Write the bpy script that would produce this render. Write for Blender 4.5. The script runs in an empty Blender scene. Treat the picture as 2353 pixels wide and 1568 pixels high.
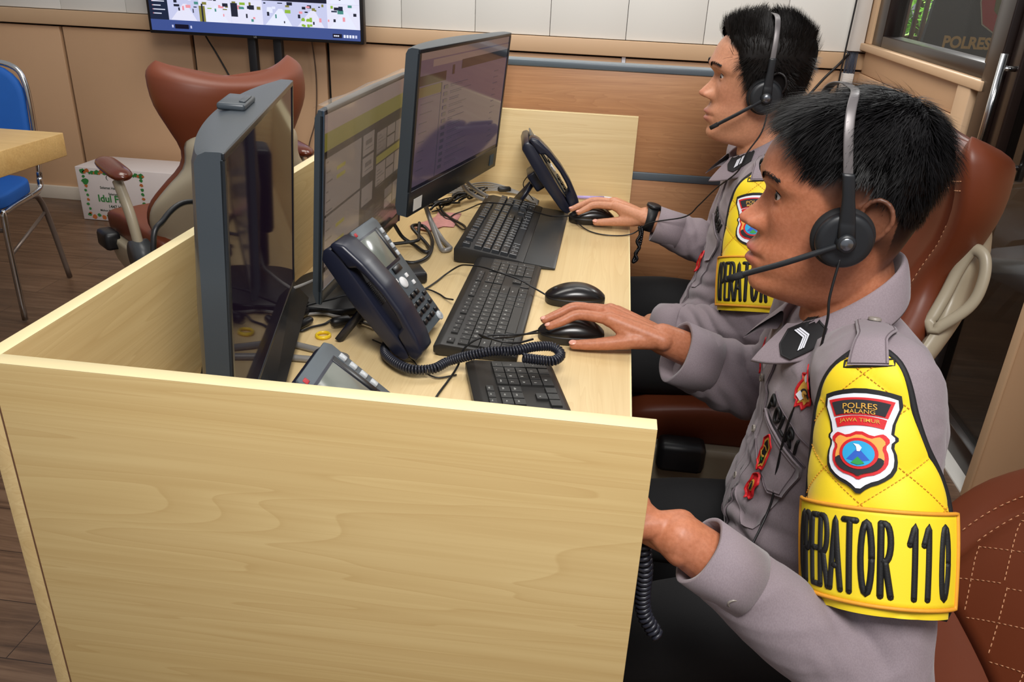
import bpy, bmesh, math, random
import numpy as np
from mathutils import Vector, Matrix, Euler, noise
from mathutils.bvhtree import BVHTree
random.seed(7); rng = np.random.default_rng(7)
SC = bpy.context.scene
COL = SC.collection
PI = math.pi
V = Vector

# ------------------------------------------------------------------ camera
cam_d = bpy.data.cameras.new('camera'); cam = bpy.data.objects.new('camera', cam_d); COL.objects.link(cam)
cam_d.sensor_width = 36.0; cam_d.lens = 1860.7 / 2353 * 36.0; cam_d.clip_start = .02; cam_d.clip_end = 60
_pit, _roll, _yaw = .4369, .0459, -.1086
_F = V((math.sin(_yaw)*math.cos(_pit), math.cos(_yaw)*math.cos(_pit), -math.sin(_pit)))
_R = _F.cross(V((0, 0, 1))).normalized(); _U = _R.cross(_F)
_R, _U = _R*math.cos(_roll)+_U*math.sin(_roll), _U*math.cos(_roll)-_R*math.sin(_roll)
cam.matrix_world = Matrix(((_R.x, _U.x, -_F.x, -.0661), (_R.y, _U.y, -_F.y, -.6449), (_R.z, _U.z, -_F.z, 1.3373), (0, 0, 0, 1)))
SC.camera = cam
# ------------------------------------------------------------------ world, lights, exposure
SC.view_settings.view_transform = 'Standard'; SC.view_settings.look = 'None'
SC.view_settings.gamma = 1; SC.view_settings.use_curve_mapping = False; SC.view_settings.exposure = 0.0
w = bpy.data.worlds.new('world'); SC.world = w; w.use_nodes = True
bg = w.node_tree.nodes['Background']; bg.inputs[0].default_value = (.78, .80, .86, 1); bg.inputs[1].default_value = .42

def area(name, loc, target, size, power, color=(1, 1, 1), size_y=None):
    d = bpy.data.lights.new(name, 'AREA'); d.energy = power; d.color = color; d.size = size
    if size_y: d.shape = 'RECTANGLE'; d.size_y = size_y
    o = bpy.data.objects.new(name, d); COL.objects.link(o); o.location = loc
    o.rotation_euler = (V(target)-V(loc)).to_track_quat('-Z', 'Y').to_euler()
    return o
area('ceiling_bounce_light', (.10, -.75, 2.45), (.05, 1.1, .8), .75, 46, (1, .97, .94))
area('back_room_fill', (-1.0, 1.6, 2.7), (-1.2, 2.6, .8), 1.2, 33, (1, .96, .88))  # added fill that brightens the back wall, no fixture in view
area('back_room_fill', (.2, 2.2, 2.7), (.1, 3.3, .9), 1.0, 24, (1, .97, .93))  # second added fill for the back of the room

# ------------------------------------------------------------------ materials
MATS = {}
def hexc(h):
    h = h.lstrip('#'); c = [int(h[i:i+2], 16)/255 for i in (0, 2, 4)]
    return tuple(x/12.92 if x <= .04045 else ((x+.055)/1.055)**2.4 for x in c)+(1,)
class NT:
    def __init__(s, name):
        s.m = bpy.data.materials.new(name); s.m.use_nodes = True; s.t = s.m.node_tree; s.b = s.t.nodes['Principled BSDF']
    def n(s, ty, **k):
        o = s.t.nodes.new(ty)
        for a, b in k.items():
            if a.startswith('i_'):
                o.inputs[a[2:].replace('_', ' ')].default_value = b
            else: setattr(o, a, b)
        return o
    def l(s, a, b): s.t.links.new(a, b)
    def coords(s, kind='Object', scale=(1, 1, 1), rot=(0, 0, 0)):
        tc = s.n('ShaderNodeTexCoord'); mp = s.n('ShaderNodeMapping'); mp.inputs['Scale'].default_value = scale; mp.inputs['Rotation'].default_value = rot
        s.l(tc.outputs[kind], mp.inputs[0]); return mp.outputs[0]
    def noise(s, co, scale, detail=4, rough=.5, dist=0):
        o = s.n('ShaderNodeTexNoise'); o.inputs['Scale'].default_value = scale; o.inputs['Detail'].default_value = detail
        o.inputs['Roughness'].default_value = rough; o.inputs['Distortion'].default_value = dist
        if co is not None: s.l(co, o.inputs['Vector'])
        return o.outputs['Fac']
    def ramp(s, fac, stops):
        o = s.n('ShaderNodeValToRGB'); cr = o.color_ramp
        while len(cr.elements) < len(stops): cr.elements.new(.5)
        for e, (p, c) in zip(cr.elements, stops): e.position = p; e.color = hexc(c) if isinstance(c, str) else (c, c, c, 1)
        s.l(fac, o.inputs[0]); return o.outputs[0]
    def mix(s, fac, a, b, mode='MIX'):
        o = s.n('ShaderNodeMix', data_type='RGBA', blend_type=mode)
        if hasattr(fac, 'is_output'): s.l(fac, o.inputs[0])
        else: o.inputs[0].default_value = fac
        for v, i in ((a, 6), (b, 7)):
            if hasattr(v, 'is_output'): s.l(v, o.inputs[i])
            else: o.inputs[i].default_value = hexc(v) if isinstance(v, str) else v
        return o.outputs[2]
    def bump(s, h, strength=.3, dist=.002):
        o = s.n('ShaderNodeBump'); o.inputs['Strength'].default_value = strength; o.inputs['Distance'].default_value = dist
        s.l(h, o.inputs['Height']); s.l(o.outputs[0], s.b.inputs['Normal'])
def mat(name, col, rough=.5, metal=0, spec=.5, var=.06, vscale=12, bump=0, bscale=400, bdist=.001, sss=0, coat=0, alpha=1, trans=0, emit=None, estr=1, sheen=0):
    if name in MATS: return MATS[name]
    t = NT(name); b = t.b
    co = t.coords()
    c = hexc(col)
    if var:
        f = t.noise(co, vscale, 5, .6)
        o = t.mix(f, tuple(x*(1-var) for x in c[:3])+(1,), tuple(min(1, x*(1+var)) for x in c[:3])+(1,))
        t.l(o, b.inputs['Base Color'])
    else: b.inputs['Base Color'].default_value = c
    b.inputs['Roughness'].default_value = rough; b.inputs['Metallic'].default_value = metal
    b.inputs['Specular IOR Level'].default_value = spec
    if sss: b.inputs['Subsurface Weight'].default_value = sss; b.inputs['Subsurface Radius'].default_value = (.010, .004, .002); b.inputs['Subsurface Scale'].default_value = 1
    if coat: b.inputs['Coat Weight'].default_value = coat; b.inputs['Coat Roughness'].default_value = .1
    if alpha < 1: b.inputs['Alpha'].default_value = alpha
    if trans: b.inputs['Transmission Weight'].default_value = trans
    if sheen: b.inputs['Sheen Weight'].default_value = sheen; b.inputs['Sheen Roughness'].default_value = .4
    if emit: b.inputs['Emission Color'].default_value = hexc(emit); b.inputs['Emission Strength'].default_value = estr
    if bump: t.bump(t.noise(co, bscale, 3, .6), bump, bdist)
    MATS[name] = t.m
    return t.m
def wood(name, light, mid, dark, axis, scale=1., rough=.35, contrast=1., line=.5, coat=0):
    """laminate with grain running along axis (0,1,2)"""
    t = NT(name); st = [9, 9, 9]; st[axis] = .55
    co = t.coords(scale=tuple(x*scale for x in st))
    big = t.noise(co, .8, 3, .55, 1.2)
    st2 = [130, 130, 130]; st2[axis] = 2.2
    co2 = t.coords(scale=tuple(x*scale for x in st2))
    fine = t.noise(co2, 1., 4, .6, .3)
    wv = t.n('ShaderNodeMath', operation='MULTIPLY'); t.l(big, wv.inputs[0]); wv.inputs[1].default_value = 26
    fr = t.n('ShaderNodeMath', operation='FRACT'); t.l(wv.outputs[0], fr.inputs[0])
    rings = t.ramp(fr.outputs[0], [(0, .0), (.35, .25), (.85, .6), (.97, 1), (1, .1)])
    base = t.mix(t.ramp(big, [(.3, 0.), (.7, 1.)]), light, mid)
    c1 = t.mix(rings, base, dark)
    c1 = t.mix(line, base, c1)
    c2 = t.mix(t.ramp(fine, [(.42, 1.), (.6, 0.)]), c1, dark)
    c2 = t.mix(.28*contrast, c1, c2)
    t.l(c2, t.b.inputs['Base Color']); t.b.inputs['Roughness'].default_value = rough
    if coat: t.b.inputs['Coat Weight'].default_value = coat; t.b.inputs['Coat Roughness'].default_value = .15
    t.bump(fine, .06, .0005)
    MATS[name] = t.m; return t.m

# ------------------------------------------------------------------ geometry helpers
class MB:
    """mesh builder: vertices, faces, material index per face"""
    def __init__(s): s.v = []; s.f = []; s.mi = []; s.sm = []
    def add(s, vs, fs, mi=0, smooth=True, M=None):
        o = len(s.v)
        for p in vs:
            p = V(p)
            if M is not None: p = M @ p
            s.v.append(tuple(p))
        for f in fs: s.f.append(tuple(i+o for i in f)); s.mi.append(mi); s.sm.append(smooth)
        return s
    def addbm(s, bm, mi=0, smooth=False, M=None):
        bm.verts.index_update()
        s.add([v.co[:] for v in bm.verts], [[v.index for v in f.verts] for f in bm.faces], mi, smooth, M); bm.free(); return s
    def box(s, lo, hi, bev=0, mi=0, M=None, seg=2, smooth=None):
        bm = bmesh.new(); bmesh.ops.create_cube(bm, size=1)
        lo, hi = V(lo), V(hi); c = (lo+hi)/2; d = hi-lo
        for v in bm.verts: v.co = V((v.co.x*d.x, v.co.y*d.y, v.co.z*d.z))+c
        if bev: bmesh.ops.bevel(bm, geom=list(bm.edges), offset=min(bev, .49*min(abs(d.x), abs(d.y), abs(d.z))), segments=seg, profile=.5, affect='EDGES')
        return s.addbm(bm, mi, (bev > 0 and seg > 1) if smooth is None else smooth, M)
    def tube(s, pts, r, mi=0, seg=10, cap=True, M=None, closed=False, flat=1., up=None):
        vs, fs = tube_geo(pts, r, seg, cap, closed, flat, up); return s.add(vs, fs, mi, True, M)
    def lathe(s, prof, mi=0, seg=32, M=None, smooth=True):
        vs = []; fs = []; n = len(prof)
        for k in range(seg):
            a = 2*PI*k/seg
            for r, z in prof: vs.append((r*math.cos(a), r*math.sin(a), z))
        for k in range(seg):
            for i in range(n-1):
                a = k*n+i; b = ((k+1) % seg)*n+i; fs.append((a, b, b+1, a+1))
        return s.add(vs, fs, mi, smooth, M)
    def prism(s, poly, z0, z1, mi=0, M=None, bev=0, smooth=False):
        bm = bmesh.new(); vb = [bm.verts.new((x, y, z0)) for x, y in poly]; f = bm.faces.new(vb)
        r = bmesh.ops.extrude_face_region(bm, geom=[f]); 
        for v in r['geom']:
            if isinstance(v, bmesh.types.BMVert): v.co.z = z1
        bmesh.ops.recalc_face_normals(bm, faces=bm.faces)
        if bev: bmesh.ops.bevel(bm, geom=list(bm.edges), offset=bev, segments=2, profile=.5, affect='EDGES')
        return s.addbm(bm, mi, smooth or bev > 0, M)
    def ell(s, c, r, mi=0, M=None, rot=None, nu=24, nv=16):
        vs = []; fs = []
        Rm = rot if rot is not None else Matrix.Identity(3)
        for i in range(nv+1):
            t = PI*i/nv
            for j in range(nu):
                a = 2*PI*j/nu
                p = V((r[0]*math.sin(t)*math.cos(a), r[1]*math.sin(t)*math.sin(a), r[2]*math.cos(t)))
                vs.append(tuple(Rm @ p + V(c)))
        for i in range(nv):
            for j in range(nu):
                a = i*nu+j; b = i*nu+(j+1) % nu
                if i == 0: fs.append((a, a+nu, b+nu))
                elif i == nv-1: fs.append((a, a+nu, b))
                else: fs.append((a, a+nu, b+nu, b))
        return s.add(vs, fs, mi, True, M)
    def grid(s, P, mi=0, closeu=False, closev=False, smooth=True, M=None, flip=False):
        n = len(P); m = len(P[0]); vs = [p for row in P for p in row]; fs = []
        for i in range(n if closeu else n-1):
            for j in range(m if closev else m-1):
                a = i*m+j; b = i*m+(j+1) % m; c = ((i+1) % n)*m+(j+1) % m; d = ((i+1) % n)*m+j
                fs.append((a, d, c, b) if flip else (a, b, c, d))
        return s.add(vs, fs, mi, smooth, M)
    def build(s, name, mats, parent=None, matrix=None, loc=None, sharp=None):
        me = bpy.data.meshes.new(name); me.from_pydata(s.v, [], s.f); 
        if not isinstance(mats, (list, tuple)): mats = [mats]
        for m in mats: me.materials.append(m)
        me.polygons.foreach_set('material_index', s.mi); me.polygons.foreach_set('use_smooth', s.sm)
        bm = bmesh.new(); bm.from_mesh(me); bmesh.ops.remove_doubles(bm, verts=bm.verts, dist=1e-6); bmesh.ops.recalc_face_normals(bm, faces=bm.faces); bm.to_mesh(me); bm.free()
        o = bpy.data.objects.new(name, me); COL.objects.link(o)
        if sharp: me.set_sharp_from_angle(angle=sharp)
        if parent: o.parent = parent
        if matrix is not None: o.matrix_local = matrix
        if loc is not None: o.location = loc
        return o
def crom(pts, n=6):
    """Catmull-Rom resample"""
    P = [V(p) for p in pts]
    if len(P) < 3: return P
    P = [P[0]*2-P[1]]+P+[P[-1]*2-P[-2]]; out = []
    for i in range(1, len(P)-2):
        for k in range(n):
            t = k/n; a, b, c, d = P[i-1:i+3]
            out.append(.5*((2*b)+(c-a)*t+(2*a-5*b+4*c-d)*t*t+(3*b-a-3*c+d)*t**3))
    out.append(P[-2]); return out
def frames(P, closed=False, up=None):
    n = len(P); T = []
    for i in range(n):
        a = P[(i-1) % n] if (closed or i > 0) else P[i]; b = P[(i+1) % n] if (closed or i < n-1) else P[i]
        d = (b-a); T.append(d.normalized() if d.length > 1e-9 else V((0, 0, 1)))
    u = V(up) if up is not None else V((0, 0, 1))
    if abs(T[0].dot(u.normalized())) > .95 and up is None: u = V((1, 0, 0))
    N = []
    for i in range(n):
        u2 = u-T[i]*u.dot(T[i])
        if u2.length < 1e-6: u2 = V((1, 0, 0))-T[i]*T[i].x
        u2.normalize(); N.append(u2)
        u = u2 if up is None else V(up)
    return T, N
def tube_geo(pts, r, seg=10, cap=True, closed=False, flat=1., up=None):
    P = [V(p) for p in pts]; T, N = frames(P, closed, up); n = len(P)
    R = r if isinstance(r, (list, tuple)) else [r]*n
    vs = []; fs = []
    for i in range(n):
        B = T[i].cross(N[i])
        for k in range(seg):
            a = 2*PI*k/seg; vs.append(tuple(P[i]+N[i]*(math.cos(a)*R[i]*flat)+B*(math.sin(a)*R[i])))
    for i in range(n if closed else n-1):
        for k in range(seg):
            a = i*seg+k; b = i*seg+(k+1) % seg; i2 = (i+1) % n
            fs.append((a, b, i2*seg+(k+1) % seg, i2*seg+k))
    if cap and not closed: fs.append(tuple(range(seg-1, -1, -1))); fs.append(tuple((n-1)*seg+k for k in range(seg)))
    return vs, fs
def rrect(w, h, r, n=5, cx=0, cy=0):
    out = []
    for sx, sy, a0 in ((1, 1, 0), (-1, 1, 90), (-1, -1, 180), (1, -1, 270)):
        for k in range(n+1):
            a = math.radians(a0+90*k/n); out.append((cx+sx*(w/2-r)+r*math.cos(a), cy+sy*(h/2-r)+r*math.sin(a)))
    return out
def lerp_tab(tab, x):
    """piecewise smooth interpolation of a table [(x, v...)]"""
    xs = [t[0] for t in tab]
    if x <= xs[0]: return tab[0][1:]
    if x >= xs[-1]: return tab[-1][1:]
    for i in range(len(xs)-1):
        if xs[i] <= x <= xs[i+1]:
            t = (x-xs[i])/(xs[i+1]-xs[i])
            a = tab[max(i-1, 0)]; b = tab[i]; c = tab[i+1]; d = tab[min(i+2, len(tab)-1)]
            out = []
            for k in range(1, len(b)):
                m1 = (c[k]-a[k])/(c[0]-a[0])*(c[0]-b[0]); m2 = (d[k]-b[k])/(d[0]-b[0])*(c[0]-b[0])
                out.append((2*t**3-3*t*t+1)*b[k]+(t**3-2*t*t+t)*m1+(-2*t**3+3*t*t)*c[k]+(t**3-t*t)*m2)
            return tuple(out)
def thing(name, label, cat, loc=(0, 0, 0), rot=(0, 0, 0), group=None):
    o = bpy.data.objects.new(name, None); COL.objects.link(o); o.location = loc; o.rotation_euler = rot; o.empty_display_size = .05
    o['label'] = label; o['category'] = cat
    if group: o['group'] = group
    return o
def tag(o, label, cat, group=None, kind=None):
    o['label'] = label; o['category'] = cat
    if group: o['group'] = group
    if kind: o['kind'] = kind
    return o
def struct(o): o['kind'] = 'structure'; return o
def dup(o, parent=None):
    c = o.copy(); COL.objects.link(c)
    if parent: c.parent = parent
    for ch in list(o.children): dup(ch, c)
    return c
_txt = {}
def text_geo(s, size=1., bold=0., align='CENTER'):
    """vertices (x,y) and faces of flat lettering centred at the origin, height ~ size"""
    k = (s, size, bold, align)
    if k not in _txt:
        cu = bpy.data.curves.new('t', 'FONT'); cu.body = s; cu.size = size; cu.offset = bold; cu.align_x = align; cu.align_y = 'CENTER'; cu.resolution_u = 3
        o = bpy.data.objects.new('t', cu); COL.objects.link(o); dg = bpy.context.evaluated_depsgraph_get(); me = bpy.data.meshes.new_from_object(o.evaluated_get(dg))
        _txt[k] = ([tuple(v.co) for v in me.vertices], [tuple(p.vertices) for p in me.polygons])
        bpy.data.objects.remove(o); bpy.data.curves.remove(cu); bpy.data.meshes.remove(me)
    return _txt[k]
def evaluated(o):
    dg = bpy.context.evaluated_depsgraph_get(); dg.update()
    return bpy.data.meshes.new_from_object(o.evaluated_get(dg))
def fuse(mb, voxel, smooth=3, fac=.5):
    """closed overlapping shapes -> one continuous skin; returns (verts Nx3, faces)"""
    me = bpy.data.meshes.new('f'); me.from_pydata(mb.v, [], mb.f)
    bm = bmesh.new(); bm.from_mesh(me); bmesh.ops.remove_doubles(bm, verts=bm.verts, dist=1e-6); bmesh.ops.recalc_face_normals(bm, faces=bm.faces); bm.to_mesh(me); bm.free()
    o = bpy.data.objects.new('f', me); COL.objects.link(o)
    m = o.modifiers.new('r', 'REMESH'); m.mode = 'VOXEL'; m.voxel_size = voxel; m.adaptivity = 0
    if smooth: s = o.modifiers.new('s', 'SMOOTH'); s.factor = fac; s.iterations = smooth
    e = evaluated(o); bpy.data.objects.remove(o); bpy.data.meshes.remove(me)
    n = len(e.vertices); co = np.empty(n*3); e.vertices.foreach_get('co', co); co = co.reshape(-1, 3)
    nr = np.empty(n*3); e.vertices.foreach_get('normal', nr); nr = nr.reshape(-1, 3)
    fs = [tuple(p.vertices) for p in e.polygons]; bpy.data.meshes.remove(e)
    return co, nr, fs
def mesh_obj(name, co, fs, mats, parent=None, loc=(0, 0, 0), attrs=None, mi=None):
    """world coordinates; parent is an unrotated Empty at loc"""
    me = bpy.data.meshes.new(name); me.from_pydata((np.asarray(co)-np.array(loc)).tolist(), [], fs)
    if not isinstance(mats, (list, tuple)): mats = [mats]
    for m in mats: me.materials.append(m)
    me.polygons.foreach_set('use_smooth', [True]*len(fs))
    if mi is not None: me.polygons.foreach_set('material_index', mi)
    for k, a in (attrs or {}).items():
        at = me.attributes.new(k, 'FLOAT', 'POINT'); at.data.foreach_set('value', np.asarray(a, dtype=np.float32))
    o = bpy.data.objects.new(name, me); COL.objects.link(o)
    if parent: o.parent = parent
    return o
# ------------------------------------------------------------------ room materials
M_beige = mat('beige_wall_panel', '#c6a07c', .55, var=.05, vscale=3, bump=.05, bscale=300)
M_trim = mat('beige_wall_trim', '#c8a784', .5, var=.04, vscale=4)
M_white = mat('white_wall_tile', '#dfded9', .6, var=.02, vscale=2)
M_base = mat('pale_baseboard', '#cdc3b4', .5, var=.04)
M_gap = mat('dark_panel_gap', '#0c0806', .7, var=0)
M_whitetrim = mat('white_plastic_duct', '#cfcbc6', .45, var=.03)
M_darkwood = mat('dark_brown_frame', '#1c110e', .28, var=.15, vscale=6, spec=.6)
M_metal = mat('brushed_chrome', '#c9c9c9', .18, metal=1, var=.03)
M_black = mat('black_plastic', '#141417', .42, var=.08)
M_blackcable = mat('black_cable_rubber', '#101012', .45, var=.1)
M_greycable = mat('grey_cable', '#8f8c88', .5, var=.08)
def floor_mat():
    t = NT('wood_plank_floor'); co = t.coords(scale=(1, 1, 1))
    br = t.n('ShaderNodeTexBrick'); br.offset = .37; t.l(co, br.inputs['Vector'])
    br.inputs['Scale'].default_value = 1; br.inputs['Brick Width'].default_value = 1.2; br.inputs['Row Height'].default_value = .15; br.inputs['Mortar Size'].default_value = .0012
    br.inputs['Color1'].default_value = (.3, .3, .3, 1); br.inputs['Color2'].default_value = (.7, .7, .7, 1); br.inputs['Mortar'].default_value = (0, 0, 0, 1)
    co2 = t.coords(scale=(1.5, 22, 1)); g = t.noise(co2, 2.2, 6, .65, .6)
    c = t.ramp(g, [(.25, '#3c2a1e'), (.5, '#644b38'), (.78, '#7d634e')])
    c = t.mix(.35, c, br.outputs['Color'], 'OVERLAY')
    c = t.mix(br.outputs['Fac'], c, '#2c1d14')
    t.l(c, t.b.inputs['Base Color']); t.b.inputs['Roughness'].default_value = .38
    t.bump(g, .08, .001); return t.m
M_floor = floor_mat()
M_tilefloor = mat('darkened_floor_tile', '#4a423a', .3, var=.05)  # tile darkened to stand for the unlit room beyond the door

struct(MB().box((-4.6, -2.2, -.04), (1.10, 3.62, 0)).build('floor', M_floor))
struct(MB().box((1.10, .2, -.06), (3.4, 7.2, -.02)).build('floor', M_tilefloor))
# back wall: white tiles over a beige trim over beige panels
b = MB()
b.box((-4.6, 3.60, 0), (1.10, 3.72, 2.8), mi=2)
xs = [-4.6, -3.75, -2.985, -2.262, -1.54, -.79, -.04, .70, 1.10]
for i in range(len(xs)-1): b.box((xs[i]+.010, 3.568, .07), (xs[i+1]-.010, 3.602, .935), .002, 0)
xt = [-4.6, -3.70, -3.33, -2.96, -2.60, -2.22, -1.86, -1.49, -1.15, -.78, -.41, -.04, .33, .70, 1.10]
for z0, z1 in ((1.02, 1.62), (1.62, 2.22), (2.22, 2.8)):
    for i in range(len(xt)-1): b.box((xt[i]+.0012, 3.565, z0+.001), (xt[i+1]-.0012, 3.602, z1-.001), .0015, 1)
struct(b.build('wall_back', [M_beige, M_white, M_gap]))
struct(MB().box((-4.6, 3.545, .945), (1.10, 3.60, 1.018), .003).build('trim_1', M_trim))
struct(MB().box((-4.6, 3.552, 0), (1.10, 3.60, .075), .003).build('baseboard_back', M_base))
M_strip = mat('white_joint_strip', '#dcdce4', .4, var=0)
struct(MB().box((-.049, 3.562, .70), (-.031, 3.569, .943)).build('trim_2', M_strip))
b = MB().box((-4.72, -2.2, 0), (-4.60, 3.72, 1.0), mi=0).box((-4.72, -2.2, 1.0), (-4.60, 3.72, 2.8), mi=1)
struct(b.build('wall_left', [M_beige, M_white]))
# right side: low beige wall, dark window, door opening, low wall near the camera
b = MB()
b.box((1.085, 2.19, 0), (1.16, 3.60, 1.06), mi=0)
b.box((1.058, 2.28, .80), (1.088, 3.50, .935), .003, 0)
b.box((1.066, 2.28, .937), (1.088, 3.50, 1.035), .003, 0)
b.box((1.066, 2.28, .10), (1.088, 3.50, .75), .003, 0)
struct(b.build('wall_right', [M_beige]))
struct(MB().box((1.04, 2.10, 1.037), (1.17, 3.565, 1.068), .004).build('trim_3', M_trim))
struct(MB().box((1.045, 2.175, 0), (1.165, 2.285, 1.04), .004).build('trim_4', M_trim))
struct(MB().box((1.03, -2.2, 0.004), (1.10, 1.425, 1.02), mi=0).box((1.024, 1.405, 0.002), (1.106, 1.44, 1.03), .002, 1).build('wall_near', [M_beige, M_trim]))
struct(MB().box((1.06, 3.445, 1.068), (1.15, 3.60, 2.8), .003).build('trim_5', M_trim))
# window: dark frame, glass, view of slats and greenery behind
win = struct(MB().box((1.07, 3.30, 1.068), (1.15, 3.445, 2.8), .003).box((1.07, 2.13, 1.068), (1.15, 3.30, 1.115), .004)
    .box((1.07, 2.13, 1.115), (1.15, 2.19, 2.8), .003).build('window_1', M_darkwood))
M_glass = mat('tinted_window_glass', '#3f4240', .04, var=0, alpha=.16, spec=.6)
g = MB().box((1.105, 2.19, 1.112), (1.111, 3.31, 2.8)).build('window_pane', M_glass, win)
# the police signboard standing outside the window
M_board = mat('charcoal_signboard', '#3d3c39', .6, var=.03, vscale=5)
M_gold = mat('gold_lettering', '#c09a58', .5, var=.05)
M_redem = mat('red_emblem', '#a8372f', .5, var=.05)
sg = thing('sign_board', 'charcoal signboard with gold letters and red emblem outside the window', 'sign', (2.05, 4.42, 0))
Mb = Matrix(((1, 0, 0, 0), (0, 0, 1, 0), (0, 1, 0, 0), (0, 0, 0, 1)))
MB().prism([(-.50, .30), (1.3, .30), (1.3, 2.4), (-.33, 2.4)], 0, .04, 0, Mb).build('board', M_board, sg)
MB().box((-.3, .04, 0), (-.25, .09, 2.3)).build('post', M_board, sg)
Mx = Matrix(((1, 0, 0, -.222), (0, 0, -1, -.001), (0, 1, 0, 1.036), (0, 0, 0, 1)))
v, f = text_geo('POLRES', .084, .0034); wx = max(a for a, c, e in v)
MB().add([(x*.128/wx+.015, y, .001) for x, y, z in v], f, 0, False, Mx).build('lettering', M_gold, sg)
M_white2 = mat('pale_sign_outline', '#b5ab90', .5, var=0); M_green2 = mat('olive_sign_mark', '#6d6a3a', .5, var=.05)
em = MB(); Mx2 = Matrix(((1, 0, 0, -.05), (0, 0, -1, -.002), (0, 1, 0, 1.27), (0, 0, 0, 1)))
sh = [(0, -.19), (.10, -.13), (.135, -.02), (.14, .1), (.09, .17), (0, .2), (-.09, .17), (-.14, .1), (-.135, -.02), (-.10, -.13)]
em.prism([(x*1.05, y*1.04) for x, y in sh], 0, .002, 1, Mx2); em.prism(sh, .001, .004, 0, Mx2)
em.prism([(-.06, -.06), (0, -.12), (.06, -.08), (.1, .02), (.03, .04), (.06, .12), (-.02, .1), (-.07, .04)], .003, .006, 2, Mx2)
em.build('emblem', [M_redem, M_white2, M_green2], sg)
M_slat = mat('brown_screen_slat', '#5a4433', .5, var=.1)
sl = thing('slat_screen', 'brown vertical slat screen outside the window beside the signboard', 'screen', (1.62, 4.9, 0))
for k in range(6):
    MB().box((-.14+k*.052, 0, 0), (-.118+k*.052, .03, 2.5), .002).build('slat', M_slat, sl)
MB().box((-.16, .03, 1.0), (.2, .06, 1.03)).build('rail', M_slat, sl)
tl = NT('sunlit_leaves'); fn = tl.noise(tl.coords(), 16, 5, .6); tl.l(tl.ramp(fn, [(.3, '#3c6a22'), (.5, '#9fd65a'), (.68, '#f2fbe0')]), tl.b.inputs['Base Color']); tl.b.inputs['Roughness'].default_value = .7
b = MB()
for k in range(2600):
    p = V((2.05+random.uniform(-.45, .45), 6.0+random.uniform(-.35, .35), random.uniform(.5, 2.0))); s = random.uniform(.03, .07)
    a = V((random.uniform(-1, 1), random.uniform(-1, 1), random.uniform(-1, 1))).normalized(); c = a.cross(V((.3, .2, .9))).normalized()
    b.add([p-a*s, p+c*s*.45, p+a*s, p-c*s*.45], [(0, 1, 2, 3)], 0, False)
b.tube([(2.05, 6.0, 0), (2.07, 5.98, 1.2), (2.03, 6.02, 1.8)], [.05, .04, .02], 1)
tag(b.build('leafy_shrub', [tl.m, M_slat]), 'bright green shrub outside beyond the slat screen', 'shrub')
area('daylight_outside', (2.2, 5.0, 3.6), (2.05, 6.0, 1.2), 1.0, 520, (1, 1, .97))
# door: dark double frame, glass leaf, pull handle
dr = struct(MB().box((1.05, 2.03, 0), (1.16, 2.13, 2.8), .004).box((1.07, 1.945, 0), (1.14, 2.02, 2.8), .006).build('door_1', M_darkwood))
M_dglass = mat('darkened_door_glass', '#0d0b09', .05, var=0, alpha=.84, spec=.5)  # opacity raised so the space behind reads as unlit
MB().box((1.10, 1.50, .06), (1.108, 1.95, 2.7)).build('door_glass', M_dglass, dr)
MB().box((1.075, 1.44, 0), (1.135, 1.50, 2.8), .004).box((1.075, 1.5, 0), (1.135, 1.95, .08), .003).build('door_stile', M_darkwood, dr)
h = MB(); h.tube([(1.03, 1.965, .80), (1.03, 1.965, 1.16)], .011); h.tube([(1.03, 1.965, .84), (1.075, 1.965, .84)], .008); h.tube([(1.03, 1.965, 1.12), (1.075, 1.965, 1.12)], .008)
h.build('pull_handle', M_metal, dr)
struct(MB().box((1.03, 1.43, -.01), (1.17, 2.03, .006), .002).build('trim_6', mat('pale_threshold', '#c9c7c2', .4, var=.03)))
# room beyond the door, its darkness put into the colours
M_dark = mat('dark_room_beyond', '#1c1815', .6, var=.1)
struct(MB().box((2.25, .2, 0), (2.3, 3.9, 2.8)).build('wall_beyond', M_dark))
# perforated steel waiting chairs seen through the door glass
M_steel = mat('perforated_steel', '#6d7176', .35, metal=.8, var=.1)
def waiting_chair(loc, rz, label):
    t = thing('waiting_chair', label, 'chair', loc, (0, 0, rz), 'steel waiting chairs beyond the door')
    P = [[(x, -.2+.02*math.cos(x*6), .42+.03*abs(x)*3) for x in np.linspace(-.24, .24, 9)], [(x, .2, .41) for x in np.linspace(-.24, .24, 9)], [(x, .24, .37) for x in np.linspace(-.24, .24, 9)]]
    MB().grid(P).build('seat', M_steel, t)
    P = [[(x, -.2-.28*h, .44+.42*h+.03*(1-abs(x)*4)) for x in np.linspace(-.24, .24, 9)] for h in (0, .33, .66, 1)]
    MB().grid(P).build('backrest', M_steel, t)
    for s in (-1, 1):
        MB().tube(crom([(s*.27, -.34, .64), (s*.27, -.05, .66), (s*.27, .14, .62), (s*.27, .1, .42), (s*.27, -.1, .40)]), .011).build('armrest', M_metal, t)
        MB().tube([(s*.24, -.05, .4), (s*.24, -.25, .0)], .014).tube([(s*.24, -.05, .4), (s*.24, .2, .0)], .014).build('leg', M_black, t)
waiting_chair((1.60, 2.35, 0), 1.9, 'steel waiting chair behind the door glass, the nearer one')
waiting_chair((1.68, 3.00, 0), 1.9, 'steel waiting chair behind the door glass, the farther one')
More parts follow.
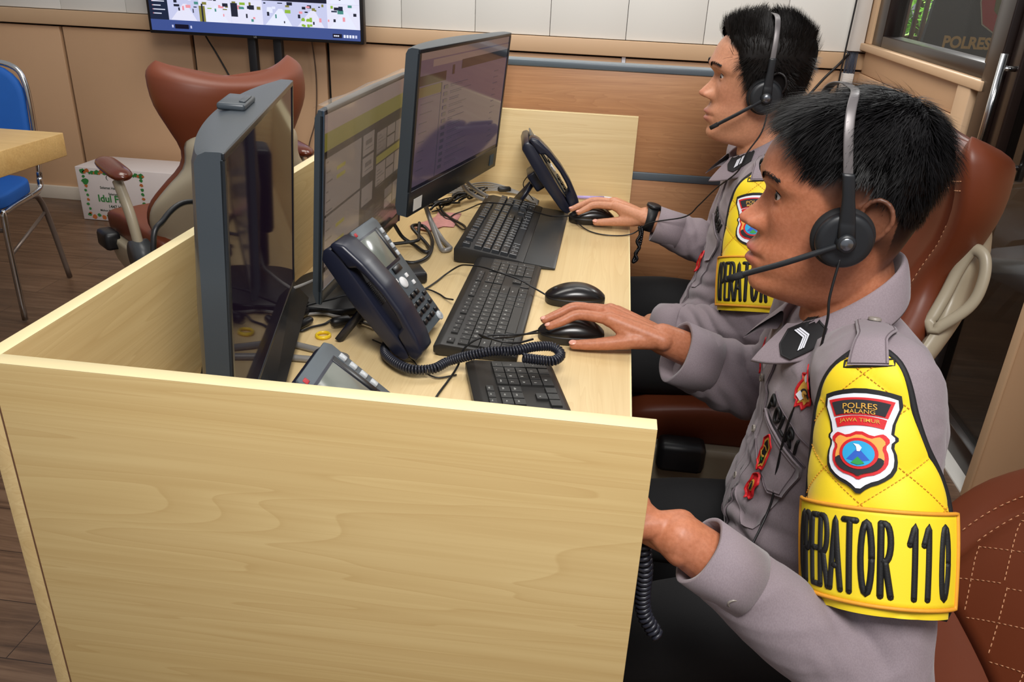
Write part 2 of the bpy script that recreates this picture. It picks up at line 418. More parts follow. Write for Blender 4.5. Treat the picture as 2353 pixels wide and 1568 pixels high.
# cable ducts in the corner
d = thing('cable_duct', 'white plastic cable duct in the corner, with a gap showing wires', 'cable duct', (1.01, 3.53, 0))
MB().box((-.02, -.02, 1.03), (.045, .03, 2.8), .002).build('upper_cover', M_whitetrim, d)
MB().box((-.02, -.02, .05), (.03, .03, .93), .002).build('lower_cover', M_whitetrim, d)
b = MB()
for k in range(9): b.tube([(-.015+.006*k, .005*math.sin(k*2), .90), (-.013+.0055*k, .006*math.cos(k), 1.0), (-.015+.006*k, .004, 1.06)], .0026, seg=6)
b.build('wire_bundle', mat('blue_grey_wires', '#4d5566', .5, var=.3, vscale=300), d)
def cable(name, label, pts, r, m, cat='cable', group=None, n=6, seg=8):
    return tag(MB().tube(crom(pts, n), r, seg=seg).build(name, m), label, cat, group)
cable('cable', 'thin dark cable running straight up the corner duct', [(.985, 3.50, 1.9), (.978, 3.49, 1.3), (.972, 3.49, .95), (.975, 3.50, .6)], .004, M_blackcable)
cable('cable', 'black cable slanting from the corner down the beige wall', [(1.0, 3.52, 1.02), (.97, 3.535, .97), (.90, 3.54, .88), (.80, 3.54, .72), (.7, 3.54, .5)], .006, M_blackcable)
cable('cable', 'black cable hanging behind the television, the one on the left', [(-2.2, 3.50, 1.05), (-2.17, 3.54, .93), (-2.12, 3.545, .84), (-2.05, 3.545, .70), (-1.98, 3.545, .5), (-1.9, 3.5, .2)], .0045, M_blackcable)
cable('cable', 'grey cable hanging behind the television, the one on the right', [(-1.62, 3.50, 1.05), (-1.61, 3.545, .93), (-1.60, 3.55, .75), (-1.615, 3.545, .55), (-1.66, 3.54, .40), (-1.67, 3.54, .25), (-1.62, 3.5, .05)], .0035, mat('taupe_cable', '#5d4a3c', .5))
# ------------------------------------------------------------------ television on its stand
tv = thing('television', 'wide black television showing a grid of street camera pictures', 'television', (-1.80, 3.3, 0))
TW = .535
MB().box((-TW, .0, .955), (TW, .045, 1.60), .006).build('bezel', M_black, tv)
def emis(name, cols, strength=1., scale=14, detail=6, dist=1.5, rough=.2):
    t = NT(name); co = t.coords(scale=(1, 1, 1)); f = t.noise(co, scale, detail, .65, dist)
    c = t.ramp(f, [(.3+.4*i/max(1, len(cols)-1), x) for i, x in enumerate(cols)])
    t.b.inputs['Base Color'].default_value = (.01, .01, .01, 1); t.l(c, t.b.inputs['Emission Color']); t.b.inputs['Emission Strength'].default_value = strength; t.b.inputs['Roughness'].default_value = rough
    return t.m
def flat(name, col, strength=1., rough=.2, base='#050505'):
    if name in MATS: return MATS[name]
    t = NT(name); t.b.inputs['Base Color'].default_value = hexc(base); t.b.inputs['Emission Color'].default_value = hexc(col); t.b.inputs['Emission Strength'].default_value = strength; t.b.inputs['Roughness'].default_value = rough
    MATS[name] = t.m; return t.m
tvm = [flat('tv_bar_blue', '#3d5190'), flat('tv_side_navy', '#16233f'), flat('tv_black', '#0a0a24'), flat('tv_white', '#e8ecff'), flat('tv_road', '#c9cdee'), flat('tv_road_pale', '#e6e6fa'),
       flat('tv_green', '#8fb83a'), flat('tv_teal', '#4a8f86'), flat('tv_pink', '#ee9aa6'), flat('tv_dark', '#1c2033'), flat('tv_olive', '#85803a')]
s = MB(); Y0 = -.0012
def q(x0, z0, x1, z1, mi, y=0): s.add([(x0, Y0-y, z0), (x1, Y0-y, z0), (x1, Y0-y, z1), (x0, Y0-y, z1)], [(0, 1, 2, 3)], mi, False)
X0, X1, Z0 = -TW+.015, TW-.015, .97
q(X0, Z0, X1, Z0+.05, 0); q(X0, Z0+.05, X0+.095, 1.59, 1)
q(X0+.095, Z0+.05, X1, 1.59, 4)
for k, zz in enumerate((1.045, 1.063, 1.081, 1.10, 1.12, 1.14)): q(X0+.022-.006*(k == 3), zz, X0+.06+.02*(k % 2), zz+.004, 3, .0004); q(X0+.017, zz, X0+.021, zz+.004, 8, .0004)
cw = (X1-X0-.095)/6
r2 = random.Random(3)
for j in range(4):
    for i in range(6):
        x = X0+.095+i*cw; z = Z0+.05+j*.108
        if j == 1 and i in (3, 4): q(x, z, x+cw, z+.108, 2, .0004); continue
        q(x, z, x+cw-.001, z+.107, (4, 5, 5, 4, 4, 5)[i], .0004)
        # road trapezoid, roofs, vehicles
        s.add([(x+.01, Y0-.0008, z+.001), (x+cw*.9, Y0-.0008, z+.001), (x+cw*.62, Y0-.0008, z+.075), (x+cw*.5, Y0-.0008, z+.075)], [(0, 1, 2, 3)], 5 if i % 2 == 0 else 3, False)
        for k in range(9):
            a = x+r2.uniform(0, cw*.86); c = z+r2.uniform(.055, .098); q(a, c, min(a+r2.uniform(.008, .03), x+cw-.002), min(c+r2.uniform(.004, .02), z+.106), r2.choice([9, 9, 7, 6, 8, 10, 3, 1]), .0009+.0001*k)
        for k in range(3):
            a = x+r2.uniform(0, cw*.8); c = z+r2.uniform(.01, .05); q(a, c, min(a+r2.uniform(.004, .012), x+cw-.002), c+r2.uniform(.008, .02), r2.choice([9, 7, 8, 9]), .002+.0001*k)
        if i == 1 and j == 0: q(x, z, x+.03, z+.07, 10, .003); q(x+.012, z, x+.02, z+.08, 9, .0032)
        if i == 2 and j == 0: q(x+.002, z+.03, x+.035, z+.09, 9, .003)
        if i == 4 and j == 0:
            for k in range(14): a = x+.03+r2.uniform(0, .05); c = z+r2.uniform(0, .035); q(a, c, a+.012, c+.01, 6, .003+.0001*k)
q(X0+.12, Z0+.012, X0+.19, Z0+.032, 2, .0005); q(X0+.105, Z0+.016, X0+.113, Z0+.028, 4, .0005); q(X0+.198, Z0+.016, X0+.206, Z0+.028, 4, .0005)
q(X1-.135, Z0+.01, X1-.09, Z0+.028, 2, .0005)
for k in range(5): q(X1-.082+k*.014, Z0+.012, X1-.072+k*.014, Z0+.025, 3 if k < 4 else 4, .0005)
for k in range(3): q(X1-.129+k*.009, Z0+.016, X1-.122+k*.009, Z0+.022, 3, .0009)
s.build('screen', tvm, tv)
v, f = text_geo('LG', .012, .0004); MB().add([(x, -.001, z_+.963) for x, z_, _ in v], f, 0, False).build('maker_mark', mat('grey_mark', '#77777c', .4, var=0), tv)
for x in (-.045, .085): MB().box((x-.022, .05, .10), (x+.022, .085, 1.5), .006).build('stand_post', M_black, tv)
MB().box((-.3, -.16, 0), (.34, .24, .03), .01).box((-.15, .03, .03), (.19, .11, .12), .01).build('stand_base', M_black, tv)
# ------------------------------------------------------------------ operators' desk
M_w_front = wood('pale_laminate_front', '#d9bf88', '#cfb278', '#b08a50', 0, .8, .42, .6, .3)
M_w_side = wood('pale_laminate_side', '#d9c08c', '#cdb07a', '#ae8a55', 1, .9, .42, .6, .3)
M_w_top = wood('pale_laminate_top', '#e3cb9a', '#dabf8c', '#c09c64', 1, .9, .33, .5, .28)
M_w_end = wood('pale_laminate_end', '#ebd4a2', '#e1c692', '#c6a268', 0, .8, .36, .6, .3)
M_edge = mat('pale_edge_banding', '#e8d6a4', .38, var=.03, vscale=20)
M_seam = mat('desk_joint_line', '#6a4a34', .7, var=0)
M_brown = wood('walnut_partition', '#c7966a', '#b8855a', '#925f3e', 0, 1.3, .4, 1.0, .3)
W_, D_ = .674, 1.591; T = .019
desk = thing('office_desk', 'pale wood call desk with raised panels on three sides', 'desk', (-.337, .8, 0))
o_ = (.337, -.8, 0)
def dbox(name, lo, hi, m, bev=.0012, edge_top=True):
    b = MB(); lo = V(lo)+V(o_); hi = V(hi)+V(o_)
    if edge_top:
        b.box(lo, (hi.x, hi.y, hi.z-.0008), .0008, 0); b.box((lo.x, lo.y, hi.z-.0012), (hi.x, hi.y, hi.z), .0006, 1)
    else: b.box(lo, hi, bev, 0)
    return b.build(name, [m, M_edge], desk)
dbox('near_side_panel', (-W_+T+.0004, 0, .0), (0, T, .9594), M_w_front)
dbox('back_panel', (-W_, 0, .0), (-W_+T, D_+T, .9590), M_w_side)
MB().box((-W_+T-.0006+.337, -.8-.0006, .0), (-W_+T+.0006+.337, -.8+.0006, .958)).build('panel_joint', M_seam, desk)
dbox('far_end_panel', (-W_+T+.0004, D_, .0), (.002, D_+T, .978), M_w_end)
b = MB().box(V((-W_+T, T, .728))+V(o_), V((0, D_, .75))+V(o_), .001, 0).box(V((-.002, T, .7275))+V(o_), V((.0008, D_, .7503))+V(o_), .0003, 1)
b.build('worktop', [M_w_top, M_edge], desk)
# ------------------------------------------------------------------ brown partition behind the far officer
M_gbar = mat('grey_metal_rail', '#5b666e', .35, var=.04, spec=.6)
pt = thing('partition_panel', 'brown wood-grain office partition with grey rails behind the far officer', 'partition', (-.1, 1.65, 0))
MB().box((-.48, -.026, .825), (.49, .026, 1.088), .001).box((-.48, -.026, .06), (.49, .026, .803), .001).build('panel', M_brown, pt)
MB().box((-.49, -.03, 1.088), (.50, .03, 1.105), .003).build('top_rail', M_gbar, pt)
MB().box((-.48, -.0285, .803), (.49, .0285, .825), .002).build('middle_rail', M_gbar, pt)
for x in (-.485, .49): MB().box((x, -.03, 0), (x+.012, .03, 1.09), .003).build('post', M_gbar, pt)
# ------------------------------------------------------------------ side table, blue chair, carton
M_table = wood('pale_table_laminate', '#d2b073', '#c6a164', '#a27b43', 0, 1.2, .4, .9, .3)
tb = thing('side_table', 'pale wood table with a thick edge, cut off at the left of the picture', 'table', (-2.5, 1.3, 0))
MB().box((-.75, -.55, .672), (.585, .636, .75), .002).build('tabletop', M_table, tb)
for x in (-.6, .2):
    for y in (-.4, .45): MB().box((x, y, 0), (x+.05, y+.05, .672), .003).build('leg', M_table, tb)
M_blue = mat('royal_blue_upholstery', '#0b55a8', .75, var=.06, vscale=30, bump=.2, bscale=900, bdist=.0006)
def blue_chair():
    t = thing('stacking_chair', 'blue padded chair with chrome tube frame behind the side table', 'chair', (-2.50, 2.09, 0), (0, 0, math.radians(195)))
    def pad(cx, cy, cz, w, h, th, M):
        b = MB(); L = []
        for k in range(9):
            a = PI*k/8; sc = max(.02, math.sin(a))**.35; z = -math.cos(a)*th/2
            L.append([(x*(.94+.06*sc) if 0 < k < 8 else x*.90, y*(.94+.06*sc) if 0 < k < 8 else y*.9, z) for x, y in rrect(w, h, min(w, h)*.3, 6)])
        b.grid(L, closev=True); n = len(L[0]); b.f.append(tuple(range(n))); b.mi.append(0); b.sm.append(True); b.f.append(tuple(len(b.v)-n+i for i in range(n))); b.mi.append(0); b.sm.append(True)
        for i, p in enumerate(b.v): b.v[i] = tuple(M @ V(p))
        return b
    pad(0, 0, 0, .42, .42, .05, Matrix.Translation((0, 0, .455))).build('seat', M_blue, t)
    pad(0, 0, 0, .40, .40, .035, Matrix.Translation((0, -.245, .70)) @ Matrix.Rotation(math.radians(98), 4, 'X')).build('backrest', M_blue, t)
    fr = MB().tube(crom([(-.215, -.20, .47), (-.215, -.24, .62), (-.21, -.26, .82), (-.16, -.272, .895), (0, -.275, .91), (.16, -.272, .895), (.21, -.26, .82), (.215, -.24, .62), (.215, -.20, .47)]), .011)
    fr.build('back_frame', M_metal, t)
    for s in (-1, 1):
        MB().tube(crom([(s*.215, -.20, .47), (s*.215, -.16, .425), (s*.215, .13, .425), (s*.215, .17, .39), (s*.215, .185, .01)]), .011).build('leg', M_metal, t)
        MB().tube(crom([(s*.215, -.08, .425), (s*.215, -.15, .40), (s*.218, -.20, .3), (s*.22, -.285, .01)]), .011).build('leg', mat('dull_grey_tube', '#7c6f66', .35, metal=.5), t)
    MB().tube([(-.215, .16, .36), (.215, .16, .36)], .009).tube([(.215, -.175, .33), (.215, .172, .27)], .007).tube([(-.215, -.175, .33), (-.215, .172, .27)], .007).build('stretcher', mat('dull_grey_tube', '#7c6f66', .35, metal=.5), t)
blue_chair()
M_carton = mat('white_carton', '#d6ccc9', .7, var=.04, vscale=10); M_green = mat('green_print', '#2f7a38', .6, var=.15, vscale=60); M_orange = mat('orange_print', '#b4622a', .6, var=.2, vscale=60); M_ink = mat('dark_green_ink', '#22392a', .6, var=0)
cb = thing('cardboard_box', 'white carton printed with a green and orange floral greeting, on the floor by the wall', 'box', (-2.54, 3.36, 0))
MB().box((-.275, -.13, .002), (.275, .13, .285), .003).build('carton', M_carton, cb)
p = MB(); yy = -.1312
MX = Matrix(((1, 0, 0, -.085), (0, 0, -1, yy), (0, 1, 0, .145), (0, 0, 0, 1)))
def blob(x, z, r, mi, seed):
    rr = random.Random(seed); n = 14; pl = [(x+r*(.7+.45*rr.random())*math.cos(2*PI*k/n), z+r*(.6+.4*rr.random())*math.sin(2*PI*k/n)) for k in range(n)]
    p.add([(a, c, .0002*(seed % 5+1)) for a, c in pl], [tuple(range(n))], mi, False, MX)
k = 0
for i in range(13):
    x = -.15+.32*i/12; k += 1; blob(x, .118+.006*math.sin(i*2), .013+.004*(i % 3 == 0), (i % 3 == 1)*1, k); blob(x+.012, .112, .008, 1-(i % 3 == 1)*1, k+31)
    k += 1; blob(x, -.118+.005*math.cos(i*3), .011+.004*(i % 2), (i % 2), k)
for i in range(10):
    z = -.105+.22*i/9; k += 1; blob(-.145+.004*math.sin(i*2.2), z, .009+.012*(i == 7), int(i % 3 == 0), k); blob(.168, z, .010, int(i % 3 == 1), k+17)
for s, y, sz in (('Selamat Hari Raya', .038, .018), ('', .026, .014), ('Idul Fitri', -.022, .052), ('1447 H', -.062, .024), ('Mohon Maaf Lahir dan Batin', -.085, .015), ('Selamat', .006, .016)):
    if not s: continue
    v, f = text_geo(s, sz, .0012 if sz > .04 else .0003); p.add([(a, c+y, .0006) for a, c, _ in v], f, 0 if sz > .04 else 2, False, MX)
for cx, cz, r, fl in ((-.01, .092, .014, 1), (.02, .068, .015, -1)):
    n = 12; pl = [(cx-fl*r*math.cos(-1.3+2.6*i/n), cz+r*math.sin(-1.3+2.6*i/n)) for i in range(n+1)]+[(cx-fl*(r*.78*math.cos(1.3-2.6*i/n)-.001), cz+r*.98*math.sin(1.3-2.6*i/n)) for i in range(n+1)]
    for i in range(n): p.add([(a, c, .0006) for a, c in (pl[i], pl[i+1], pl[2*n-i], pl[2*n+1-i])], [(0, 1, 2, 3)], 2, False, MX)
p.build('printed_greeting', [M_green, M_orange, M_ink], cb)
# ------------------------------------------------------------------ car-seat style chairs
M_leather = mat('brown_leather', '#6c331b', .45, var=.08, vscale=9, bump=.12, bscale=700, bdist=.0006, spec=.45)
M_leather_d = mat('brown_leather_side', '#6a321c', .42, var=.08, vscale=9, bump=.12, bscale=700, bdist=.0006)
M_shell = mat('taupe_plastic_shell', '#a59a84', .36, var=.04, vscale=8)
M_stitch = mat('tan_stitching', '#c9916a', .6, var=0)
HW = [(0, .235), (.10, .262), (.22, .265), (.34, .228), (.44, .186), (.52, .180), (.62, .212), (.72, .243), (.80, .250), (.86, .245), (.90, .225)]
def back_y(s, h):   # centre surface, forward is +y
    return -.20-.17*h-.05*math.sin(h*3.2)+(.05*(1-h)+.16*max(0, h-.42)**1.0)*abs(s)**2.4+.02*math.cos(h*5)
def seat_chair(label, loc, rz, arm=True, loops=True, slots=(-1, 1), zs=1., quilt=True):
    t = thing('car_seat_chair', label, 'chair', loc, (0, 0, rz), 'brown leather car-seat office chairs'); t.scale = (1, 1, zs)
    b = MB(); L = []
    N = 120
    hs = list(np.linspace(0, .84, 22))+[.86, .875, .888, .896, .90]
    for h in hs:
        hw = lerp_tab(HW, h)[0]; th = .062-.022*h+.022*max(0, h-.6)/.3
        e = 1.
        if h > .84: e = math.sqrt(max(.02, 1-((h-.84)/.06)**2)); hw *= .93+.07*e
        row = []
        for k in range(N):
            a = 2*PI*k/N; cs, sn = math.cos(a), math.sin(a)
            s = math.copysign(abs(cs)**.55, cs); y = math.copysign(abs(sn)**.8, sn)*th*max(e, .1)
            dipz = .055*max(0, h-.5)*2*(abs(s)**2)
            if sn > 0 and h < .8: y -= .018*math.exp(-((abs(s)-.62)/.07)**2)*sn
            row.append((hw*s, back_y(s, h)+y, .47+h*.58+dipz))
        L.append(row)
    b.grid(L, closev=True)
    for row, fl in ((0, 0), (len(L)-1, 1)):
        o = row*N; b.f.append(tuple(o+i for i in range(N))); b.mi.append(0); b.sm.append(True)
    bk = b.build('backrest', M_leather, t)
    def on_back(s, h, off=0):
        hw = lerp_tab(HW, min(h, .9))[0]; th = .062-.022*h+.022*max(0, h-.6)/.3
        e = 1 if h <= .84 else math.sqrt(max(.02, 1-((h-.84)/.06)**2))
        sn = (1-min(1, abs(s))**(2/.55))**.5
        y = (abs(sn)**.8)*th*e
        if h < .8: y -= .018*math.exp(-((abs(s)-.62)/.07)**2)*sn
        return (hw*s, back_y(s, h)+y+off, .47+h*.58+.055*max(0, h-.5)*2*s*s)
    def stitch(path, gap=.011, ln=.0065, r=.0009, st=None):
        own = st is None; st = st if st is not None else MB()
        P = crom(path, 14); d = 0
        for i in range(len(P)-1):
            d += (P[i+1]-P[i]).length
            if d > gap:
                d = 0; q_ = (P[i+1]-P[i]).normalized()*ln/2; m = P[i]; st.tube([m-q_, m+q_], r, seg=5)
        if own: st.build('seam_stitching', M_stitch, bk)
    for sg in (-1, 1):
        stitch([on_back(sg*.60, h, .0014) for h in np.linspace(.12, .66, 24)]); stitch([on_back(sg*.70, h, .0014) for h in np.linspace(.12, .66, 24)])
    stitch([on_back(s, .80, .0012) for s in np.linspace(-.95, .95, 30)]); stitch([on_back(s, .775, .0012) for s in np.linspace(-.95, .95, 30)])
    stq = MB()
    for c in ((-.36, 0, .36) if quilt else ()):     # quilted diamonds
        for k in range(5):
            h0 = .03+.11*k; d1 = .09
            for a_, b_ in (((c-.16, h0), (c, h0+.055)), ((c, h0+.055), (c+.16, h0)), ((c-.16, h0+.11), (c, h0+.055)), ((c, h0+.055), (c+.16, h0+.11))):
                stitch([on_back(a_[0]+(b_[0]-a_[0])*u, a_[1]+(b_[1]-a_[1])*u, .0008) for u in (0, .33, .66, 1)], .009, .0055, .0008, stq)
    if quilt: stq.build('quilted_stitching', M_stitch, bk)
    # taupe back shell
    b = MB(); L = []
    for h in np.linspace(-.12, .66, 22):
        hw = lerp_tab(HW, max(0, h))[0]*1.0+.006
        if h > .50: hw *= 1-.45*((h-.50)/.16)**2
        row = []
        for k in range(26):
            a = PI+PI*k/25; cs, sn = math.cos(a), math.sin(a)
            s = math.copysign(abs(cs)**.6, cs)
            row.append((hw*s, back_y(s, max(h, 0))-.045-.050*abs(sn)**.8*(1-.5*max(0, (h-.4)/.26)), .47+h*.58))
        for k in range(26):
            a = PI*k/25; cs = math.cos(a); s = math.copysign(abs(cs)**.6, cs)
            row.append((hw*s, back_y(s, max(h, 0))-.03, .47+h*.58))
        L.append(row)
    b.grid(L, closev=True); n = len(L[0])
    for o in (0, (len(L)-1)*n): b.f.append(tuple(o+i for i in range(n))); b.mi.append(0); b.sm.append(True)
    sh = b.build('back_shell', M_shell, t)
    for sg in ((-1, 1) if loops else ()):   # open side handles at the waist
        P = crom([(sg*.225, back_y(1, .36)-.030, .675), (sg*.238, back_y(1, .46)-.050, .735), (sg*.232, back_y(1, .54)-.055, .785), (sg*.214, back_y(1, .60)-.050, .825), (sg*.192, back_y(1, .60)-.035, .830), (sg*.186, back_y(1, .54)-.025, .79), (sg*.194, back_y(1, .46)-.02, .74), (sg*.210, back_y(1, .38)-.02, .69)], 8)
        MB().tube(P, [.012]*len(P), seg=10, flat=.8, closed=True).build('side_handle', M_shell, t)
    if not loops: MB().tube(crom([(-.14, back_y(.5, .5)-.098, .74), (-.135, back_y(.5, .42)-.118, .69), (-.125, back_y(.5, .3)-.112, .62)]), .017, seg=12).build('rear_grip', M_shell, sh)
    MB().box((-.10, back_y(0, .05)-.103, .44), (.10, back_y(0, .05)-.085, .555), .014).build('rear_pocket', mat('taupe_vinyl', '#7d7463', .4, var=.1, vscale=20), sh)
    # seat cushion with bolsters
    b = MB(); L = []
    for u in np.linspace(0, 1, 22):
        y = -.24+.52*u; e = math.sqrt(max(0.02, 1-max(0, (u-.88)/.12)**2))*math.sqrt(max(.05, 1-max(0, (.08-u)/.08)**2))
        hw = .265*(.9+.1*e); row = []
        for k in range(36):
            a = 2*PI*k/36; cs, sn = math.cos(a), math.sin(a); s = math.copysign(abs(cs)**.5, cs)
            z = .425+math.copysign(abs(sn)**.55, sn)*.05*e
            if sn > 0: z += .035*abs(s)**4*min(1, (1-u)*2.2+.3)-.01*math.exp(-((abs(s)-.66)/.05)**2)
            row.append((hw*s, y, z))
        L.append(row)
    b.grid(L, closev=True)
    for o in (0, 21*36): b.f.append(tuple(o+i for i in range(36))); b.mi.append(0); b.sm.append(True)
    b.build('seat', M_leather, t)
    # seat shell and pedestal
    b = MB(); L = []
    for z, w_, d_ in ((.40, .285, .27), (.385, .29, .275), (.30, .27, .26), (.22, .235, .235), (.14, .16, .17), (.06, .15, .16)):
        L.append([(x, y-.0, z) for x, y in rrect(2*w_, 2*d_, .09, 6)])
    b.grid(L, closev=True); n = len(L[0])
    for o in (0, (len(L)-1)*n): b.f.append(tuple(o+i for i in range(n))); b.mi.append(0); b.sm.append(False)
    b.build('seat_shell', M_shell, t)
    if not arm: slots = ()
    MB().lathe([(0, .0), (.30, .0), (.30, .02), (.10, .06), (.10, .08), (0, .08)]).build('base_plate', M_black, t)
    for sg in ((-1, 1) if arm else ()):
        MB().tube([(sg*.283, -.20, .43), (sg*.335, -.20, .43)], .052, seg=24).build('arm_pivot', mat('dark_grey_plastic', '#3a3d40', .4), t)
        p = MB().tube(crom([(sg*.31, -.20, .45), (sg*.315, -.175, .56), (sg*.32, -.12, .66)]), .021, seg=12, flat=.75).build('arm_post', M_shell, t)
        b = MB(); L = []
        for u in np.linspace(0, 1, 14):
            e = math.sqrt(max(.02, 1-abs(2*u-1)**5)); y = -.20+.20*u
            L.append([(sg*.32+.036*e*math.cos(2*PI*k/16), y, .685+.02*u+.02*e*math.sin(2*PI*k/16)) for k in range(16)])
        b.grid(L, closev=True)
        for o in (0, 13*16): b.f.append(tuple(o+i for i in range(16))); b.mi.append(0); b.sm.append(True)
        b.build('arm_pad', mat('glossy_brown_pad', '#5c2815', .2, var=.25, vscale=14, spec=.7), t)
    MB().box((-.325, .10, .36), (-.27, .20, .425), .014).build('recline_lever', M_black, t)
    return t
seat_chair('empty brown leather car-seat chair seen from behind, beyond the desk', (-1.49, 2.04, 0), math.radians(50), loops=False)
seat_chair('brown leather car-seat chair under the far officer', (.29, 1.14, 0), math.radians(90), arm=False, quilt=False, zs=1.05)
seat_chair('brown leather car-seat chair under the near officer, at the right edge', (.41, .34, 0), math.radians(90), arm=False, zs=.95)
# ------------------------------------------------------------------ monitors (local: +x faces the viewer of the screen, y along the width, z up)
M_case = mat('slate_monitor_case', '#3c4349', .38, var=.08, vscale=10, bump=.06, bscale=500)
M_caseD = mat('dark_monitor_bezel', '#1b1e22', .3, var=.06)
M_bezelblue = mat('blue_black_rim', '#2c3a48', .3, var=.1)
M_wire = mat('grey_steel_stand', '#8b8884', .4, metal=.3, var=.05)
M_sticker = mat('white_sticker', '#d8d8d4', .5, var=.02)
def glassy(name, col, strength=.55, spec=.8, base='#0c0a0c', rough=.09):
    if name in MATS: return MATS[name]
    t = NT(name); t.b.inputs['Base Color'].default_value = hexc(base); t.b.inputs['Emission Color'].default_value = hexc(col); t.b.inputs['Emission Strength'].default_value = strength
    t.b.inputs['Roughness'].default_value = rough; t.b.inputs['Specular IOR Level'].default_value = spec; t.b.inputs['Coat Weight'].default_value = 0; t.b.inputs['Coat Roughness'].default_value = .04
    MATS[name] = t.m; return t.m
def monitor(name_label, c, a, tilt, W, H, ui, chin=.052, thick=.028, bulge=.032, off=False, stand='loops', base_pts=None):
    t = thing('computer_monitor', name_label, 'monitor'); t.matrix_world = Matrix.Translation(c) @ Matrix.Rotation(-a, 4, 'Z') @ Matrix.Rotation(-tilt, 4, 'Y')
    b = MB(); L = []; n = 61
    for i in range(n):      # casing: outline across the width, bulging to the rear
        y = -W/2+W*i/(n-1); s = 2*y/W; th = thick+bulge*(1-s**2)**.8
        h = H/2; r = .006
        L.append([(-.0005, y, -h), (-.0005, y, h), (-.004, y, h+.0005), (-th*.6, y, h), (-th+.004, y, h-.004), (-th, y, h-.012-(bulge*.8)*(1-s*s)), (-th-.01*(1-s*s), y, 0), (-th, y, -h+.02), (-th+.006, y, -h+.001)])
    b.grid(L, closev=True); m = len(L[0])
    for o in (0, (n-1)*m): b.f.append(tuple(o+i for i in range(m))); b.mi.append(0); b.sm.append(False)
    b.build('rear_casing', M_case, t, sharp=.7)
    B = .008
    b = MB().box((-.003, -W/2, -H/2), (.0015, W/2, -H/2+chin), .001).box((-.003, -W/2, H/2-B), (.0015, W/2, H/2), .001).box((-.003, -W/2, -H/2+chin), (.0015, -W/2+B, H/2-B)).box((-.003, W/2-B, -H/2+chin), (.0015, W/2, H/2-B))
    b.build('bezel', M_caseD, t)
    y0, y1, z0, z1 = -W/2+B, W/2-B, -H/2+chin, H/2-B
    mats, quads = ui
    s = MB(); s.add([(0, y0, z0), (0, y1, z0), (0, y1, z1), (0, y0, z1)], [(0, 1, 2, 3)], 0, False)
    for k, (u0, v0, u1, v1, mi) in enumerate(quads):
        ya, yb = y0+(y1-y0)*u0, y0+(y1-y0)*u1; za, zb = z1-(z1-z0)*v0, z1-(z1-z0)*v1; x = .00008+.00004*(k % 11)+.0003*(mi > 4)
        s.add([(x, ya, zb), (x, yb, zb), (x, yb, za), (x, ya, za)], [(0, 1, 2, 3)], mi, False)
    s.build('screen', mats, t)
    return t
# web page on the far screen: (u0,v0,u1,v1,material)
rs = random.Random(5)
m3 = [glassy('page_mauve', '#5a4c5c'), glassy('page_dark', '#2c2a33', .35), glassy('page_rose', '#7d6a66'), glassy('page_olive', '#5e5238', .5), glassy('page_navy', '#1d1c2c', .35), glassy('page_ink', '#4a4450', .5)]
q3 = [(0, .0, 1, .05, 2), (.12, .06, 1, .11, 2), (0, .16, .26, .23, 1), (.32, .13, .345, .20, 1), (.42, .105, 1, .175, 1), (0, .24, .22, .31, 3), (0, .97, 1, 1, 4), (0, .32, .22, .97, 0), (.22, .24, .228, .97, 5)]
for i in range(13):
    v = .27+i*.052
    q3.append((.25, v, .29, v+.028, 5)); q3.append((.32, v+.004, .32+rs.uniform(.1, .24), v+.009, 5)); q3.append((.32, v+.018, .32+rs.uniform(.05, .15), v+.022, 5)); q3.append((.84, v, .84+rs.uniform(.03, .06), v+.006, 5))
for i in range(8): q3.append((.03, .36+i*.07, .03+rs.uniform(.05, .12), .366+i*.07, 5))
M3 = monitor('tall dark all-in-one monitor, farthest of the three, facing the far officer', (-.398, 1.183, 1.019), .203, -.096, .524, .33, (m3, q3))
MB().box((.0016, -.238, -.158), (.0022, -.198, -.132)).build('asset_label', M_sticker, M3)

MB().box((.0014, .215, -.155), (.0022, .24, -.128)).build('spec_label', mat('blue_grey_label', '#3c5563', .4, var=.3, vscale=400), M3)
v, f = text_geo('hp', .018, .0004); MB().add([(.0019, x, y-.139) for x, y, z in v], f, 0, False).build('maker_mark', mat('dim_grey_mark', '#30343a', .3, var=0), M3)
def loop_stand(parent, Mw, pts, r=.0055):
    inv = Mw.inverted(); return MB().tube([inv @ p for p in crom(pts, 8)], r, seg=10).build('stand_loop', M_wire, parent)
bpy.context.view_layer.update()
loop_stand(M3, M3.matrix_world, [(-.48, 1.12, .87), (-.465, 1.13, .80), (-.43, 1.10, .761), (-.405, 1.06, .7565), (-.398, 1.045, .7565), (-.405, 1.03, .7565), (-.418, 1.04, .758), (-.455, 1.10, .80), (-.478, 1.10, .87)])
loop_stand(M3, M3.matrix_world, [(-.45, 1.40, .87), (-.43, 1.40, .80), (-.37, 1.43, .762), (-.335, 1.445, .7565), (-.325, 1.455, .7565), (-.333, 1.47, .7565), (-.37, 1.465, .762), (-.43, 1.43, .81), (-.45, 1.42, .87)])
